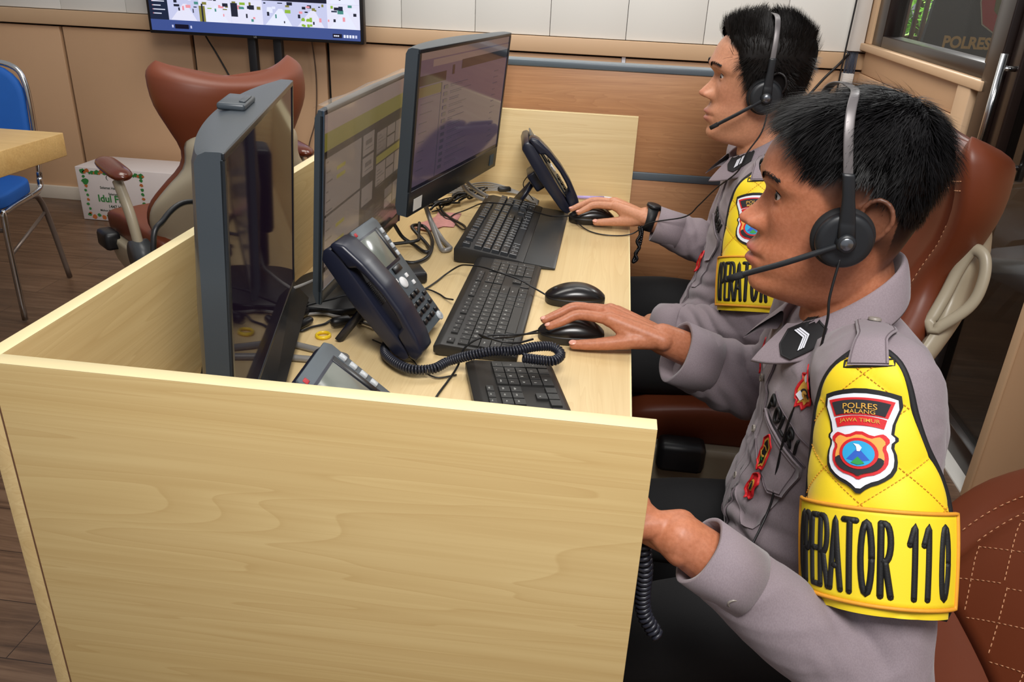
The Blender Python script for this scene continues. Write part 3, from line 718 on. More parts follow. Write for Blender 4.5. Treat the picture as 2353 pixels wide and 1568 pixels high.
# counter table on the middle screen
m2 = [glassy('sheet_taupe', '#85766d', .5), glassy('sheet_gap', '#3a302a', .3), glassy('sheet_olive', '#857a35', .5), glassy('sheet_dark', '#241b17', .3), glassy('sheet_pink', '#9a837b', .5), glassy('sheet_ink', '#5a4f48', .5), glassy('sheet_mustard', '#7d7220', .7)]
q2 = [(0, 0, 1, .12, 4), (0, .10, 1, .20, 2), (0, .20, 1, 1, 1)]
q2 += [(.02, .24, .40, .56, 0), (.02, .575, .40, .87, 0), (.02, .90, .19, 1, 0), (.2, .90, .38, 1, 0), (.39, .90, .55, 1, 0)]
q2 += [(.42, .24, .56, .37, 0), (.42, .385, .56, .50, 0), (.42, .575, .56, .70, 0), (.42, .715, .56, .87, 0)]
for j in range(3):
    v = .215+j*.220; q2 += [(.60, v, 1, v+.050, 2), (.60, v+.06, .735, v+.205, 0), (.745, v+.06, .86, v+.125, 0), (.745, v+.135, .86, v+.205, 0), (.87, v+.06, 1, v+.205, 0)]
q2.append((.57, .885, 1, 1, 3)); q2.append((.39, .90, .57, 1, 3))
for u, v in ((.13, .32), (.13, .37), (.13, .66), (.13, .76)): q2.append((u, v, u+.09, v+.022, 6))
for k in range(11): q2.append((.03, .26+.056*k, .05+.02*(k % 3), .268+.056*k, 5))
for j in range(3):
    for k in range(6): q2.append((.615, .30+j*.235+k*.023, .66+.03*((k*7) % 3), .306+j*.235+k*.023, 5))
for u, v in ((.45, .28), (.45, .42)): q2 += [(u, v, u+.08, v+.03, 5), (u, v+.05, u+.09, v+.056, 5)]
for v in (.64, .79): q2 += [(.478, v-.035, .482, v+.035, 5), (.498, v-.035, .502, v+.035, 5), (.478, v-.038, .502, v-.033, 5), (.478, v+.033, .502, v+.038, 5)]
M2 = monitor('thin monitor with yellow striped table on screen, the middle one of three', (-.515, .83, .960), .01, -.075, .511, .322, (m2, q2), chin=.022, thick=.012, bulge=.012)
MB().box((-.0015, -.2555, -.162), (.0028, -.249, .1615), .001).box((-.002, .249, -.162), (.0025, .2555, .162), .001).build('side_rim', M_bezelblue, M2)
# loose clear film sheet hung on the middle screen
M_film = mat('clear_film', '#b9aa98', .25, var=0, alpha=.28, spec=.6)
fb = MB(); P = []
for i in range(9):
    y = -.243+.5*i/8; w_ = .002*math.sin(i*1.9)
    P.append([(-.020+w_, y, .160), (-.012, y, .1665+w_), (.003, y, .1655+w_), (.0045, y, .155), (.0042, y, .06), (.0042, y, -.12)])
MB().grid(P).build('screen_film', M_film, M2)
MB().box((-.06, -.04, -.12), (-.012, .04, .04), .01).box((-.05, -.03, -.19), (-.025, .03, -.03), .006).build('stand_neck', M_black, M2)
bpy.context.view_layer.update()
iv = M2.matrix_world.inverted()
b = MB(); b.prism([(-.098+x, y) for x, y in rrect(.17, .20, .06, 8)], .7505, .766, 0, Matrix.Translation((-.460, .735, 0)), bev=.004)
for i, p in enumerate(b.v): b.v[i] = tuple(iv @ V(p))
b.build('stand_base', M_black, M2)
# near all-in-one, screen off, with a faint purple glow painted on
m1 = [glassy('screen_off_glow', '#1d1320', .5, spec=.2, base='#060406', rough=.05)]; m1[0].node_tree.nodes['Principled BSDF'].inputs['IOR'].default_value = 1.14
M1 = monitor('dark switched-off all-in-one monitor at the near end, seen along its edge', (-.531, .395, .954), -.243, -.063, .544, .394, (m1, []), thick=.029, bulge=.034)
MB().box((-.055, -.035, .1965), (-.020, .045, .2055), .003).box((-.030, -.02, .2055), (-.022, .03, .2075), .001).build('camera_hatch', M_case, M1)
bpy.context.view_layer.update()
loop_stand(M1, M1.matrix_world, [(-.615, .50, .775), (-.60, .50, .765), (-.56, .503, .7575), (-.515, .492, .7565), (-.46, .478, .7565), (-.452, .468, .7565), (-.458, .458, .7565), (-.51, .455, .7565), (-.56, .455, .7575), (-.60, .46, .765), (-.615, .46, .775)])
loop_stand(M1, M1.matrix_world, [(-.58, .20, .775), (-.565, .20, .765), (-.53, .195, .7575), (-.45, .175, .7565), (-.442, .165, .7565), (-.45, .155, .7565), (-.53, .155, .7575), (-.565, .16, .765), (-.58, .16, .775)])
# sloping sound bar under the near screen
iv1 = M1.matrix_world.inverted(); b = MB()
q_ = [V((-.604, .650, .806)), V((-.472, .118, .806)), V((-.444, .124, .772)), V((-.582, .662, .772))]; nn = (q_[1]-q_[0]).cross(q_[2]-q_[0]).normalized()*.004
b.add([iv1 @ p for p in q_]+[iv1 @ (p-nn) for p in q_], [(0, 1, 2, 3), (7, 6, 5, 4), (0, 4, 5, 1), (1, 5, 6, 2), (2, 6, 7, 3), (3, 7, 4, 0)], 0, False)
b.build('sound_bar', M_caseD, M1)
# ------------------------------------------------------------------ keyboards (local: x right, y up the rows, z up)
M_kb = mat('black_keyboard_case', '#23211f', .42, var=.12, vscale=30)
M_key = mat('worn_black_keycap', '#262625', .36, var=.12, vscale=60, spec=.55)
M_kb2 = mat('dusty_black_case', '#1d1b1a', .5, var=.15, vscale=30)
M_key2 = mat('old_blue_black_keycap', '#23262a', .33, var=.2, vscale=60, spec=.6)
M_legend = mat('white_legend', '#b9b9b4', .6, var=0)
U = .01885
def layout():
    K = []   # x, y(row), w, h, legend ; units
    def row(y, x, items):
        for it in items:
            if isinstance(it, (int, float)): x += it; continue
            s, w_ = it if isinstance(it, tuple) else (it, 1)
            K.append((x, y, w_, 1, s)); x += w_
    row(5.35, 0, ['Esc', 1]+['F1', 'F2', 'F3', 'F4', .5, 'F5', 'F6', 'F7', 'F8', .5, 'F9', 'F10', 'F11', 'F12', .25, 'Prt', 'Scr', 'Brk'])
    row(4, 0, list('`1234567890-=')+[('Back', 2), .25, 'Ins', 'Hm', 'PgU', .25, 'Num', '/', '*', '-'])
    row(3, 0, [('Tab', 1.5)]+list('QWERTYUIOP[]')+[('\\', 1.5), .25, 'Del', 'End', 'PgD', .25, '7', '8', '9'])
    row(2, 0, [('Caps', 1.75)]+list("ASDFGHJKL;'")+[('Enter', 2.25), 3.5, '4', '5', '6'])
    row(1, 0, [('Shift', 2.25)]+list('ZXCVBNM,./')+[('Shift', 2.75), 1.25, '^', 1.25, '1', '2', '3'])
    row(0, 0, [('Ctrl', 1.25), ('Win', 1.25), ('Alt', 1.25), ('', 6.25), ('Alt', 1.25), ('Fn', 1.25), ('Mn', 1.25), ('Ctrl', 1.25), .25, '<', 'v', '>', .25, ('0', 2), '.'])
    K.append((21.5, 2, 1, 2, '+')); K.append((21.5, 0, 1, 2, '='))
    return K
def keyboard(label, loc, rz, style):
    t = thing('keyboard', label, 'keyboard', loc, (0, 0, rz), 'black keyboards on the desk')
    W = 22.5*U+.016; L0 = .138 if style == 0 else .150
    case, km = (M_kb, M_key) if style == 0 else (M_kb2, M_key2)
    rear = .024 if style == 0 else .036
    bm = MB()
    pf = [(0, .001), (0, .009), (.006, .012), (L0-.012, rear-.002), (L0, rear-.006), (L0, .006), (L0-.01, .001)] if style == 0 else [(0, .001), (0, .013), (.01, .016), (L0-.02, rear), (L0, rear-.004), (L0, .004), (L0-.01, .001)]
    Mx = Matrix(((0, 0, 1, 0), (1, 0, 0, 0), (0, 1, 0, 0), (0, 0, 0, 1)))
    bm.prism(pf, 0, W, 0, Mx, bev=.0015); bm.build('case', case, t, sharp=.6)
    if style == 1: MB().prism([(-.068, .001), (-.068, .004), (-.058, .007), (.0, .013), (.0, .001)], .002, W-.002, 0, Mx, bev=.0012).build('palm_rest', mat('dark_grey_palm_rest', '#2f3030', .35, var=.1), t)
    zr = lambda y: (.012+(rear-.014)*(y-.006)/(L0-.018)) if style == 0 else (.016+(rear-.016)*(y-.01)/(L0-.03))
    slope = math.atan2(rear-.014, L0-.018) if style == 0 else math.atan2(rear-.016, L0-.03)
    kh = .0042 if style == 0 else .0085
    K = layout(); y00 = .012 if style == 0 else .016
    K = sorted(K, key=lambda k: -k[3]*k[2])
    geo = {}
    rest = MB()
    for i, (x, y, w_, h_, s) in enumerate(K):
        small = style == 0 and y > 5
        ys = 1. if not small else .72
        kw, kd = w_*U-.0016, h_*U*ys-.0016; tp = .8 if style == 0 else 1.9
        if small and False: pass
        b = MB(); ins = .0012*tp
        lo = [(0, 0, 0), (kw, 0, 0), (kw, kd, 0), (0, kd, 0)]; hi = [(ins, ins*1.0, kh), (kw-ins, ins*1.0, kh), (kw-ins, kd-ins*.6, kh), (ins, kd-ins*.6, kh)]
        mid = [((a[0]+c[0])/2-(a[0]-c[0])*.12, (a[1]+c[1])/2-(a[1]-c[1])*.12, kh*.86) for a, c in zip(lo, hi)]
        md2 = [(c[0]+(a[0]-c[0])*.25, c[1]+(a[1]-c[1])*.25, kh*.9) for a, c in zip(lo, hi)]
        b.add(lo+md2+hi, [(0, 1, 5, 4), (1, 2, 6, 5), (2, 3, 7, 6), (3, 0, 4, 7), (4, 5, 9, 8), (5, 6, 10, 9), (6, 7, 11, 10), (7, 4, 8, 11), (8, 9, 10, 11)], 0, False)
        if s:
            v, f = text_geo(s, .0052 if len(s) == 1 else .0034, .0002 if len(s) == 1 else .0001)
            b.add([(px+kw/2-(.002 if len(s) == 1 else 0), py+kd*.62, kh+.00012) for px, py, _ in v], f, 1, False)
        kx = .008+x*U; ky = y00+y*U*(L0-.030)/(6.35*U) if style == 1 else y00+y*.01885*.93
        M = Matrix.Translation((kx, ky, zr(ky)-.0006)) @ Matrix.Rotation(slope, 4, 'X')
        if i < 100:
            o = b.build('key', [km, M_legend], t, matrix=M)
        else: rest.add(b.v, b.f, 0, False, M)
    if rest.v: o = rest.build('small_keys', [km], t); o['kind'] = 'stuff'
    v, f = text_geo('hp' if style == 0 else 'Lenovo', .007, .0002); MB().add([(x+(.36 if style == 0 else .40), y+L0-.008, zr(L0-.010)+.0013) for x, y, _ in v], f, 0, False).build('maker_mark', mat('grey_mark', '#77777c', .4, var=0), t) if style == 1 else None
    if style == 0:
        pass
    return t
keyboard('slim black keyboard with a worn case, the middle one of three', (-.184, .522, .7505), math.radians(90.3), 0)
keyboard('thick old black keyboard with palm rest by the far officer', (-.226, .972, .7505), math.radians(90), 1)
keyboard('slim black keyboard skewed on the desk, partly hidden by the near panel', (-.006, .088, .7505), math.radians(106.0), 0)
# ------------------------------------------------------------------ mice (nose at -x)
M_mouse = mat('satin_black_mouse', '#171413', .26, var=.08, spec=.6); M_mouse_lo = mat('matt_black_mouse_side', '#1c1917', .45, var=.08)
def mouse(label, loc, rz):
    t = thing('computer_mouse', label, 'mouse', loc, (0, 0, rz), 'black mice on the desk')
    nx, na = 30, 28
    def prof(u):
        w_ = .0315*(1-abs(2*u-1.02)**3.2)**.42*(.92+.08*math.sin(u*4)) if abs(2*u-1.02) < 1 else .001
        hgt = .038*(math.sin(PI*min(1, max(0, u*.90+.05)))**.55)*(.86+.2*u)
        return max(w_, .001), max(hgt, .004)
    L = []; Lb = []
    for i in range(nx+1):
        u = .004+.992*i/nx; w_, h = prof(u); x = -.0575+.115*u; row = []; rb = []
        for k in range(na+1):
            a = PI*k/na; cs, sn = math.cos(a), math.sin(a)
            row.append((x, w_*math.copysign(abs(cs)**.75, cs), .0165+(h-.014)*abs(sn)**.8 if h > .014 else .0165))
        for k, (fy, fz) in enumerate(((-1, .0165), (-.97, .012), (-.93, .004), (-.88, .0015), (.88, .0015), (.93, .004), (.97, .012), (1, .0165))): rb.append((x*(1 if abs(fy) > .95 else .985), w_*fy, fz))
        L.append(row); Lb.append(rb)
    b = MB().grid(L); b.build('top_shell', M_mouse, t)
    b = MB().grid(Lb, closev=True)
    for o in (0, nx*8): b.f.append(tuple(o+i for i in range(8))); b.mi.append(0); b.sm.append(True)
    b.build('side_skirt', M_mouse_lo, t)
    MB().tube([(-.036, -.0030, .0215), (-.036, .0030, .0215)], .0085, seg=24).build('scroll_wheel', M_black, t)
    return t
mouse('free black mouse on the desk with no hand on it', (-.107, .802, .7502), math.radians(4))
mouse("black mouse under the near officer's right hand", (-.104, .633, .7502), math.radians(4))
mouse("black mouse under the far officer's right hand", (-.097, 1.352, .7502), math.radians(8))
# ------------------------------------------------------------------ desk phones
M_ph = mat('navy_phone_plastic', '#1e2130', .32, var=.06, spec=.5); M_phf = mat('slate_phone_face', '#4f585e', .38, var=.05); M_lcd = mat('grey_lcd', '#6f746c', .15, var=.03, spec=.7)
M_phk = mat('black_phone_key', '#0e0e11', .3, var=0); M_silver = mat('silver_key', '#b4b8ba', .3, var=0); M_white_key = mat('white_key', '#d8d8d8', .4, var=0); M_redm = mat('red_mark', '#b02a30', .5, var=0)
def phone(label, M, stand=True, with_handset=True):
    t = thing('desk_phone', label, 'telephone', group='navy desk telephones'); t.matrix_world = M
    b = MB(); Mx = Matrix(((0, 0, 1, 0), (1, 0, 0, 0), (0, 1, 0, 0), (0, 0, 0, 1)))   # profile (y,z) extruded along x
    b.prism([(0, .0), (0, .012), (.01, .018), (.205, .026), (.222, .020), (.226, .008), (.215, -.006), (.12, -.012), (.02, -.008)], -.092, .085, 0, Mx, bev=.004)
    b.build('body', M_ph, t, sharp=.6)
    f = MB()   # sloping grey face plate
    n = [(-.030, .004), (.080, .004), (.083, .02), (.083, .215), (.075, .224), (-.022, .224), (-.030, .21)]
    f.prism([(x, y) for x, y in n], .0, .004, 0, Matrix.Translation((0, 0, .0175)) @ Matrix.Rotation(math.radians(2.3), 4, 'X'), bev=.0012)
    fp = f.build('face_plate', M_phf, t, sharp=.6)
    zf = lambda y: .0217+.040*y
    def on(x, y, z=0): return (x, y, zf(y)+z)
    def blk(name, x0, y0, x1, y1, z, m, bev=.0008, par=t): return MB().box((x0, y0, zf((y0+y1)/2)-.002), (x1, y1, zf((y0+y1)/2)+z), bev).build(name, m, par)
    blk('display_surround', -.020, .135, .066, .208, .0012, M_ph); blk('display', -.017, .140, .052, .202, .0018, M_lcd)
    blk('display_strip', .054, .140, .064, .204, .002, M_phk)
    for k in range(4): blk('soft_key', .069, .142+.016*k, .077, .152+.016*k, .003, M_silver)
    blk('red_mark', -.018, .211, -.010, .218, .001, M_redm)
    blk('wide_key', .02, .120, .05, .132, .004, M_phk)
    MB().lathe([(0, .003), (.009, .0035), (.011, .002), (.011, 0)], M=Matrix.Translation(on(.028, .100))).build('navigation_pad', M_white_key, t)
    for x, y in ((.008, .110), (.052, .106), (.060, .088)): blk('function_key', x-.004, y-.004, x+.004, y+.004, .0025, M_white_key)
    for r in range(4):
        for c in range(3): blk('dial_key', .002+.019*c, .018+.0165*r, .014+.019*c, .027+.0165*r, .004, M_phk)
    for r in range(3): blk('side_key', .063, .02+.018*r, .074, .028+.018*r, .003, M_phk)
    MB().lathe([(0, .003), (.004, .003), (.0045, .002), (.0075, .0035), (.009, .002), (.009, 0)], M=Matrix.Translation(on(.068, .010))).build('round_button', M_silver, t)
    g = MB()
    for k in range(14): g.box((-.074, .098+.0032*k, .0255), (-.052, .0995+.0032*k, .0272))
    g.build('speaker_grill', M_phk, t)
    # handset: arched bar with two blocks
    out = [(-.012, .020), (-.006, .047), (.02, .060), (.07, .072), (.12, .074), (.17, .068), (.213, .056), (.226, .040), (.226, .024), (.178, .028), (.172, .046), (.15, .052), (.11, .056), (.075, .053), (.050, .046), (.045, .024), (.0, .014)]
    if with_handset: h = MB(); h.prism([(a, .02+(b_-.02)*.70 if b_ > .02 else b_) for a, b_ in out], -.095, -.040, 0, Mx, bev=.005); h.build('handset', M_ph, t, sharp=.9)
    else: MB().box((-.085, .165, .020), (-.045, .205, .030), .006).box((-.085, .02, .014), (-.045, .06, .024), .006).build('cradle_well', M_ph, t)
    if stand:
        s = MB(); s.box((-.05, .085, -.04), (.04, .14, -.008), .006).build('stand_block', M_ph, t)
    return t
def phone_matrix(o, up_tilt, yaw):
    up = V((-math.cos(up_tilt), 0, math.sin(up_tilt))); x = V((0, 1, 0)); n = x.cross(up)
    R = Matrix((x, up, n)).transposed().to_4x4()
    return Matrix.Translation(o) @ Matrix.Rotation(yaw, 4, 'Z') @ R
def phone_full(label, o, tilt, yaw, scale=1., hs=True):
    M = phone_matrix(o, tilt, yaw) @ Matrix.Scale(scale, 4)
    t = phone(label, M, with_handset=hs); iv = M.inverted()
    # foot: a flat leg from the block back and down to the desk
    a = M @ V((-.005, .11, -.026)); yw = Matrix.Rotation(yaw, 3, 'Z')
    e1 = a+yw @ V((-.05, -.03, 0)); e1.z = .7525; e2 = a+yw @ V((-.05, .055, 0)); e2.z = .7525
    b = MB().tube([iv @ a, iv @ e1], [.010, .009], seg=8, flat=.5).tube([iv @ a, iv @ e2], [.010, .009], seg=8, flat=.5)
    b.build('stand_leg', M_ph, t)
    return t, M
ph1, PM1 = phone_full('navy desk telephone in the middle of the desk, wholly in view', (-.350, .560, .758), math.radians(51), math.radians(-6), .94)
ph2, PM2 = phone_full('navy desk telephone at the far end beside the pale end panel', (-.172, 1.465, .758), math.radians(54), math.radians(8), .94)
ph3, PM3 = phone_full('navy desk telephone peeping over the near panel', (-.222, .124, .758), math.radians(38), math.radians(2), hs=False)
# coiled cords
def coil(name, path, R=.0062, r=.0021, pitch=.0046):
    P = crom(path, 24); T, N = frames(P); L = [0]
    for i in range(1, len(P)): L.append(L[-1]+(P[i]-P[i-1]).length)
    tot = L[-1]; n = int(tot/pitch*9); pts = []; j = 0
    for k in range(n):
        d = tot*k/n
        while j < len(L)-2 and L[j+1] < d: j += 1
        u = (d-L[j])/max(1e-9, L[j+1]-L[j]); p = P[j].lerp(P[j+1], u); a = 2*PI*d/pitch
        nn = N[j].lerp(N[j+1], u).normalized(); bb = T[j].cross(nn).normalized()
        pts.append(p+nn*math.cos(a)*R+bb*math.sin(a)*R)
    return MB().tube(pts, r, seg=6).build(name, mat('navy_coil_cord', '#23252f', .38, var=.05))
tag(coil('coiled_cord', [(-.345, .505, .775), (-.392, .520, .768), (-.392, .485, .766), (-.365, .452, .766), (-.335, .436, .766), (-.305, .445, .766), (-.285, .468, .770), (-.249, .460, .788), (-.216, .462, .797), (-.184, .470, .797), (-.154, .492, .797), (-.127, .508, .792), (-.113, .496, .786), (-.122, .476, .784), (-.144, .468, .787), (-.169, .456, .794)]), 'dark coiled telephone cord curled on the desk between two keyboards', 'cord')
# ------------------------------------------------------------------ loose cables on the desk
def ck(label, pts, r=.0017, m=M_blackcable, n=6): return cable('cable', label, [(max(-.65, x), min(1.583, y), max(.7505+r, z)) for x, y, z in pts], r, m, 'cable', 'loose cables on the desk', n)
ck('thin cable of the free mouse, arching over the middle keyboard', [(-.161, .793, .765), (-.189, .81, .772), (-.217, .812, .785), (-.254, .825, .79), (-.294, .85, .79), (-.325, .865, .786), (-.348, .885, .775), (-.375, .880, .756), (-.387, .836, .754), (-.4, .796, .754), (-.414, .786, .754), (-.438, .811, .754), (-.448, .871, .754)])
ck("thin cable of the far officer's mouse, crossing the thick keyboard", [(-.150, 1.345, .765), (-.192, 1.318, .768), (-.231, 1.275, .788), (-.272, 1.256, .805), (-.317, 1.262, .806), (-.362, 1.277, .800), (-.414, 1.325, .765), (-.441, 1.32, .754), (-.451, 1.286, .754), (-.481, 1.325, .754)])
ck("thin cable of the near officer's mouse, looped over the middle keyboard", [(-.158, .628, .765), (-.19, .58, .772), (-.215, .546, .782), (-.234, .526, .788), (-.243, .499, .806), (-.232, .481, .812), (-.204, .468, .812), (-.179, .478, .808), (-.158, .500, .806)])
ck('thin black cable lying across the desk toward the near panel', [(-.150, .540, .800), (-.182, .512, .806), (-.209, .500, .808), (-.235, .488, .808), (-.262, .480, .79), (-.271, .470, .762), (-.279, .434, .754), (-.285, .39, .754), (-.289, .343, .754), (-.30, .25, .754), (-.33, .15, .754)])
ck('short cable leaving the middle keyboard toward the phone', [(-.330, .73, .765), (-.350, .760, .754), (-.366, .778, .754), (-.39, .791, .756), (-.411, .789, .754)])
ck('short cable leaving the thick keyboard toward the monitors', [(-.376, 1.177, .770), (-.396, 1.19, .756), (-.435, 1.259, .754), (-.461, 1.283, .754), (-.497, 1.362, .754)], .002)
ck('thick black cable coiled in a wide loop between the monitors', [(-.527, 1.052, .8), (-.509, 1.056, .77), (-.482, 1.049, .757), (-.448, 1.006, .757), (-.438, 1.02, .757), (-.46, 1.07, .757), (-.503, 1.12, .775), (-.483, 1.16, .765), (-.449, 1.09, .757), (-.433, .985, .757), (-.45, .933, .757), (-.483, .936, .757), (-.519, .964, .757)], .0042)
ck('black cable running from the middle monitor to the loop of cable', [(-.49, 1.14, .78), (-.483, 1.10, .766), (-.472, 1.049, .768), (-.50, 1.035, .764), (-.555, 1.024, .757)], .004)
ck('black cable under the farthest monitor', [(-.50, 1.40, .757), (-.48, 1.34, .757), (-.46, 1.30, .757), (-.44, 1.27, .757), (-.40, 1.22, .757), (-.385, 1.18, .757)], .003)
ck('black cable lead with a plug, beside the yellow ring', [(-.587, .583, .754), (-.561, .56, .754), (-.548, .578, .754), (-.531, .595, .754), (-.523, .617, .754), (-.50, .62, .757), (-.46, .63, .754)], .0022)
ck('thick black cable going behind the middle phone', [(-.62, .60, .757), (-.596, .613, .762), (-.581, .637, .765), (-.547, .677, .765), (-.523, .704, .765), (-.45, .74, .76)], .004)
ck('grey cable crossing behind the near monitor', [(-.64, .60, .755), (-.62, .624, .755), (-.592, .621, .755), (-.549, .636, .755), (-.523, .63, .755), (-.48, .62, .755), (-.44, .60, .755)], .003, M_greycable)
ck('grey cable rising from the near monitor to the middle one', [(-.60, .63, .80), (-.585, .66, .80), (-.57, .70, .80), (-.56, .74, .80), (-.555, .80, .82)], .003, M_greycable)
for k in range(5):
    rk = random.Random(k); ck('grey cable bunched against the pale end panel', [(-.50, 1.50+.012*k, .757), (-.42, 1.545+.008*k, .757+.004*k), (-.37, 1.56+.005*k, .76+.003*k), (-.31, 1.55+.006*k, .757), (-.27, 1.50+.01*k, .755), (-.245, 1.46+.01*k, .755)], .0022, M_greycable)
for k in range(9):
    rk = random.Random(k+20); P = [(-.51+.018*j+rk.uniform(-.012, .012), 1.33+.030*j+rk.uniform(-.02, .02), .756+rk.uniform(0, .022)) for j in range(7)]
    ck('black cable in the tangle under the farthest monitor', P, rk.choice([.0018, .0022, .003]))
for P, l in ((((-.43, .545, .757), (-.36, .50, .757), (-.33, .46, .757), (-.30, .44, .754), (-.27, .455, .754)), 'thin cable under the coiled cord'), (((-.26, 1.50, .757), (-.285, 1.47, .80), (-.275, 1.45, .83), (-.25, 1.46, .85)), 'thin cable rising behind the far phone')): ck(l, P, .0013)
# ridged flexible conduit at the near left corner, power leads
M_cond = mat('ridged_black_conduit', '#1a1b1d', .5)
pth = crom([(-.60, .50, .79), (-.625, .455, .815), (-.640, .43, .805), (-.645, .415, .785), (-.640, .39, .765), (-.63, .36, .76), (-.62, .3, .758)], 16)
rad = [.0085+.0016*(i % 3 == 0) for i in range(len(pth))]
tag(MB().tube(pth, rad, seg=12).tube([pth[28], pth[32]], .013, seg=8).build('ridged_conduit', M_cond), 'black ridged cable conduit by the near left corner of the desk', 'cable')
for k, (dx, m_) in enumerate(((0, M_blackcable), (.008, M_blackcable), (.016, M_greycable))):
    ck(('black power lead at the near left corner', 'black power lead at the near left corner', 'pale power lead at the near left corner')[k], [(-.60+dx, .47, .79), (-.628+dx, .44, .785), (-.632+dx, .415, .765), (-.625+dx, .38, .756), (-.615+dx, .31, .755)], .0032, m_)
cable('cable', 'black cable arching over the back panel by the near monitor', [(-.690, .36, .80), (-.690, .372, .955), (-.686, .40, .985), (-.676, .44, 1.0), (-.655, .475, .99), (-.635, .50, .96), (-.63, .52, .88)], .0042, M_blackcable)
def plug(name, label, cat, a, c, r, m=M_black): return tag(MB().tube([V(a), V(a).lerp(V(c), .12), V(a).lerp(V(c), .88), V(c)], [r*.6, r, r, r*.6], seg=14).build(name, m), label, cat)
plug('ferrite_bead', 'black ferrite bead on the lead beside the yellow ring', 'cable bead', (-.515, .585, .762), (-.488, .607, .762), .009)
plug('ferrite_bead', 'black ferrite bead on the grey cables by the far end panel', 'cable bead', (-.365, 1.555, .765), (-.33, 1.565, .765), .008)
plug('cable_plug', 'black plug lying behind the near monitor', 'plug', (-.57, .562, .759), (-.555, .60, .759), .007)
plug('cable_plug', 'longer black plug lying beside the first one', 'plug', (-.59, .575, .760), (-.575, .635, .760), .008)
# small things 
b = MB(); b.lathe([(.010, .0), (.0135, .0), (.0135, .004), (.012, .006), (.010, .006), (.010, .0)])
ring = b.build('yellow_cap_ring', mat('yellow_plastic', '#e6c21e', .35, var=0)); ring.location = (-.518, .552, .7505); tag(ring, 'small yellow plastic ring lying on the desk behind the phone', 'ring')
M_note = mat('pink_banknote_paper', '#c98c86', .8, var=.25, vscale=120)
for k, (x, y, r) in enumerate(((-.455, 1.275, .2), (-.475, 1.23, -.25))):
    P = [[(-.06+.12*i/8, -.03+.06*j/4, .001+.001*k+.0015*math.sin(i*.8+k)) for j in range(5)] for i in range(9)]
    o = MB().grid(P).build('paper_note', M_note); o.location = (x, y, .7512); o.rotation_euler = (0, 0, r+1.4)
    m_ = o.modifiers.new('thickness', 'SOLIDIFY'); m_.thickness = .0003
    tag(o, ('pink paper note under the farthest monitor, the upper one', 'pink paper note under the farthest monitor, the lower one')[k], 'note')
p = thing('pen', 'slim lilac and white pen lying against the pale end panel', 'pen', (-.10, 1.575, .7560), (0, 0, math.radians(10)))
MB().tube([(-.045, 0, 0), (.03, 0, 0)], .0045, seg=12).build('barrel', mat('lilac_plastic', '#b7a6e0', .3, var=0), p); MB().tube([(.03, 0, 0), (.05, 0, 0), (.058, 0, 0)], [.0045, .003, .001], seg=12).tube([(-.06, 0, 0), (-.045, 0, 0)], .0047, seg=12).build('cap', mat('white_pen_cap', '#e6e4ee', .3, var=0), p)
ad = thing('usb_hub', 'small black hub box on the desk behind the middle phone', 'hub', (-.455, .84, .7505), (0, 0, .5))
MB().box((-.045, -.03, 0), (.045, .03, .024), .006).build('box', M_black, ad); MB().box((.0455, -.02, .008), (.0465, .02, .016)).build('port_strip', M_greycable, ad)
# ------------------------------------------------------------------ people
def skin_mat(name, col, deep, lip):
    t = NT(name); co = t.coords(); n1 = t.noise(co, 16, 4, .6); n2 = t.noise(co, 210, 3, .6)
    c = t.mix(n1, col, deep); c = t.mix(.12, c, t.ramp(n2, [(.35, '#5a3020'), (.65, '#e0a488')]))
    a1 = t.n('ShaderNodeAttribute', attribute_name='lip'); c = t.mix(a1.outputs['Fac'], c, lip)
    a2 = t.n('ShaderNodeAttribute', attribute_name='stubble_nostril'); c = t.mix(a2.outputs['Fac'], c, '#120d0c')
    a3 = t.n('ShaderNodeAttribute', attribute_name='flush'); c = t.mix(a3.outputs['Fac'], c, '#c0705a')
    t.l(c, t.b.inputs['Base Color']); t.b.inputs['Roughness'].default_value = .46; t.b.inputs['Specular IOR Level'].default_value = .42
    t.b.inputs['Subsurface Weight'].default_value = .12; t.b.inputs['Subsurface Radius'].default_value = (.012, .004, .002); t.b.inputs['Subsurface Scale'].default_value = .6
    t.bump(n2, .10, .0006); return t.m
M_skinN = skin_mat('warm_brown_skin', '#c07c5a', '#ae6847', '#a4524e'); M_skinF = skin_mat('tan_skin', '#cf9472', '#c08363', '#a35f58')
def cloth_mat(name, col, col2):
    t = NT(name); co = t.coords(); n1 = t.noise(co, 7, 4, .6); n2 = t.noise(t.coords(scale=(1, 1, .35)), 900, 2, .5)
    c = t.mix(n1, col, col2); c = t.mix(.07, c, t.ramp(n2, [(.4, '#4d4448'), (.6, '#b8aeb2')]))
    t.l(c, t.b.inputs['Base Color']); t.b.inputs['Roughness'].default_value = .85; t.b.inputs['Sheen Weight'].default_value = .2; t.b.inputs['Specular IOR Level'].default_value = .25
    t.bump(n2, .18, .0005); return t.m
M_shirt = cloth_mat('grey_uniform_cloth', '#8f8288', '#84777c')
M_trouser = mat('black_trouser_cloth', '#0b0b0d', .9, var=.1, vscale=20, bump=.2, bscale=600)
M_seamc = mat('uniform_seam_thread', '#6b5f64', .9, var=0)
M_hair = mat('black_hair', '#0b090a', .50, var=.2, vscale=80, spec=.30); M_hair2 = mat('brown_black_hair', '#120e0c', .55, var=.3, vscale=80, spec=.25)
M_eyew = mat('eye_white', '#cfc4bd', .15, var=.03); M_iris = mat('dark_iris', '#1a100b', .08, var=0, spec=.8)
M_yel = mat('yellow_quilted_cloth', '#f0d21c', .62, var=.05, vscale=14, bump=.15, bscale=700, bdist=.0005, sheen=.2); M_blk = mat('black_binding_tape', '#121113', .7, var=.1, bump=.2, bscale=800, bdist=.0004)
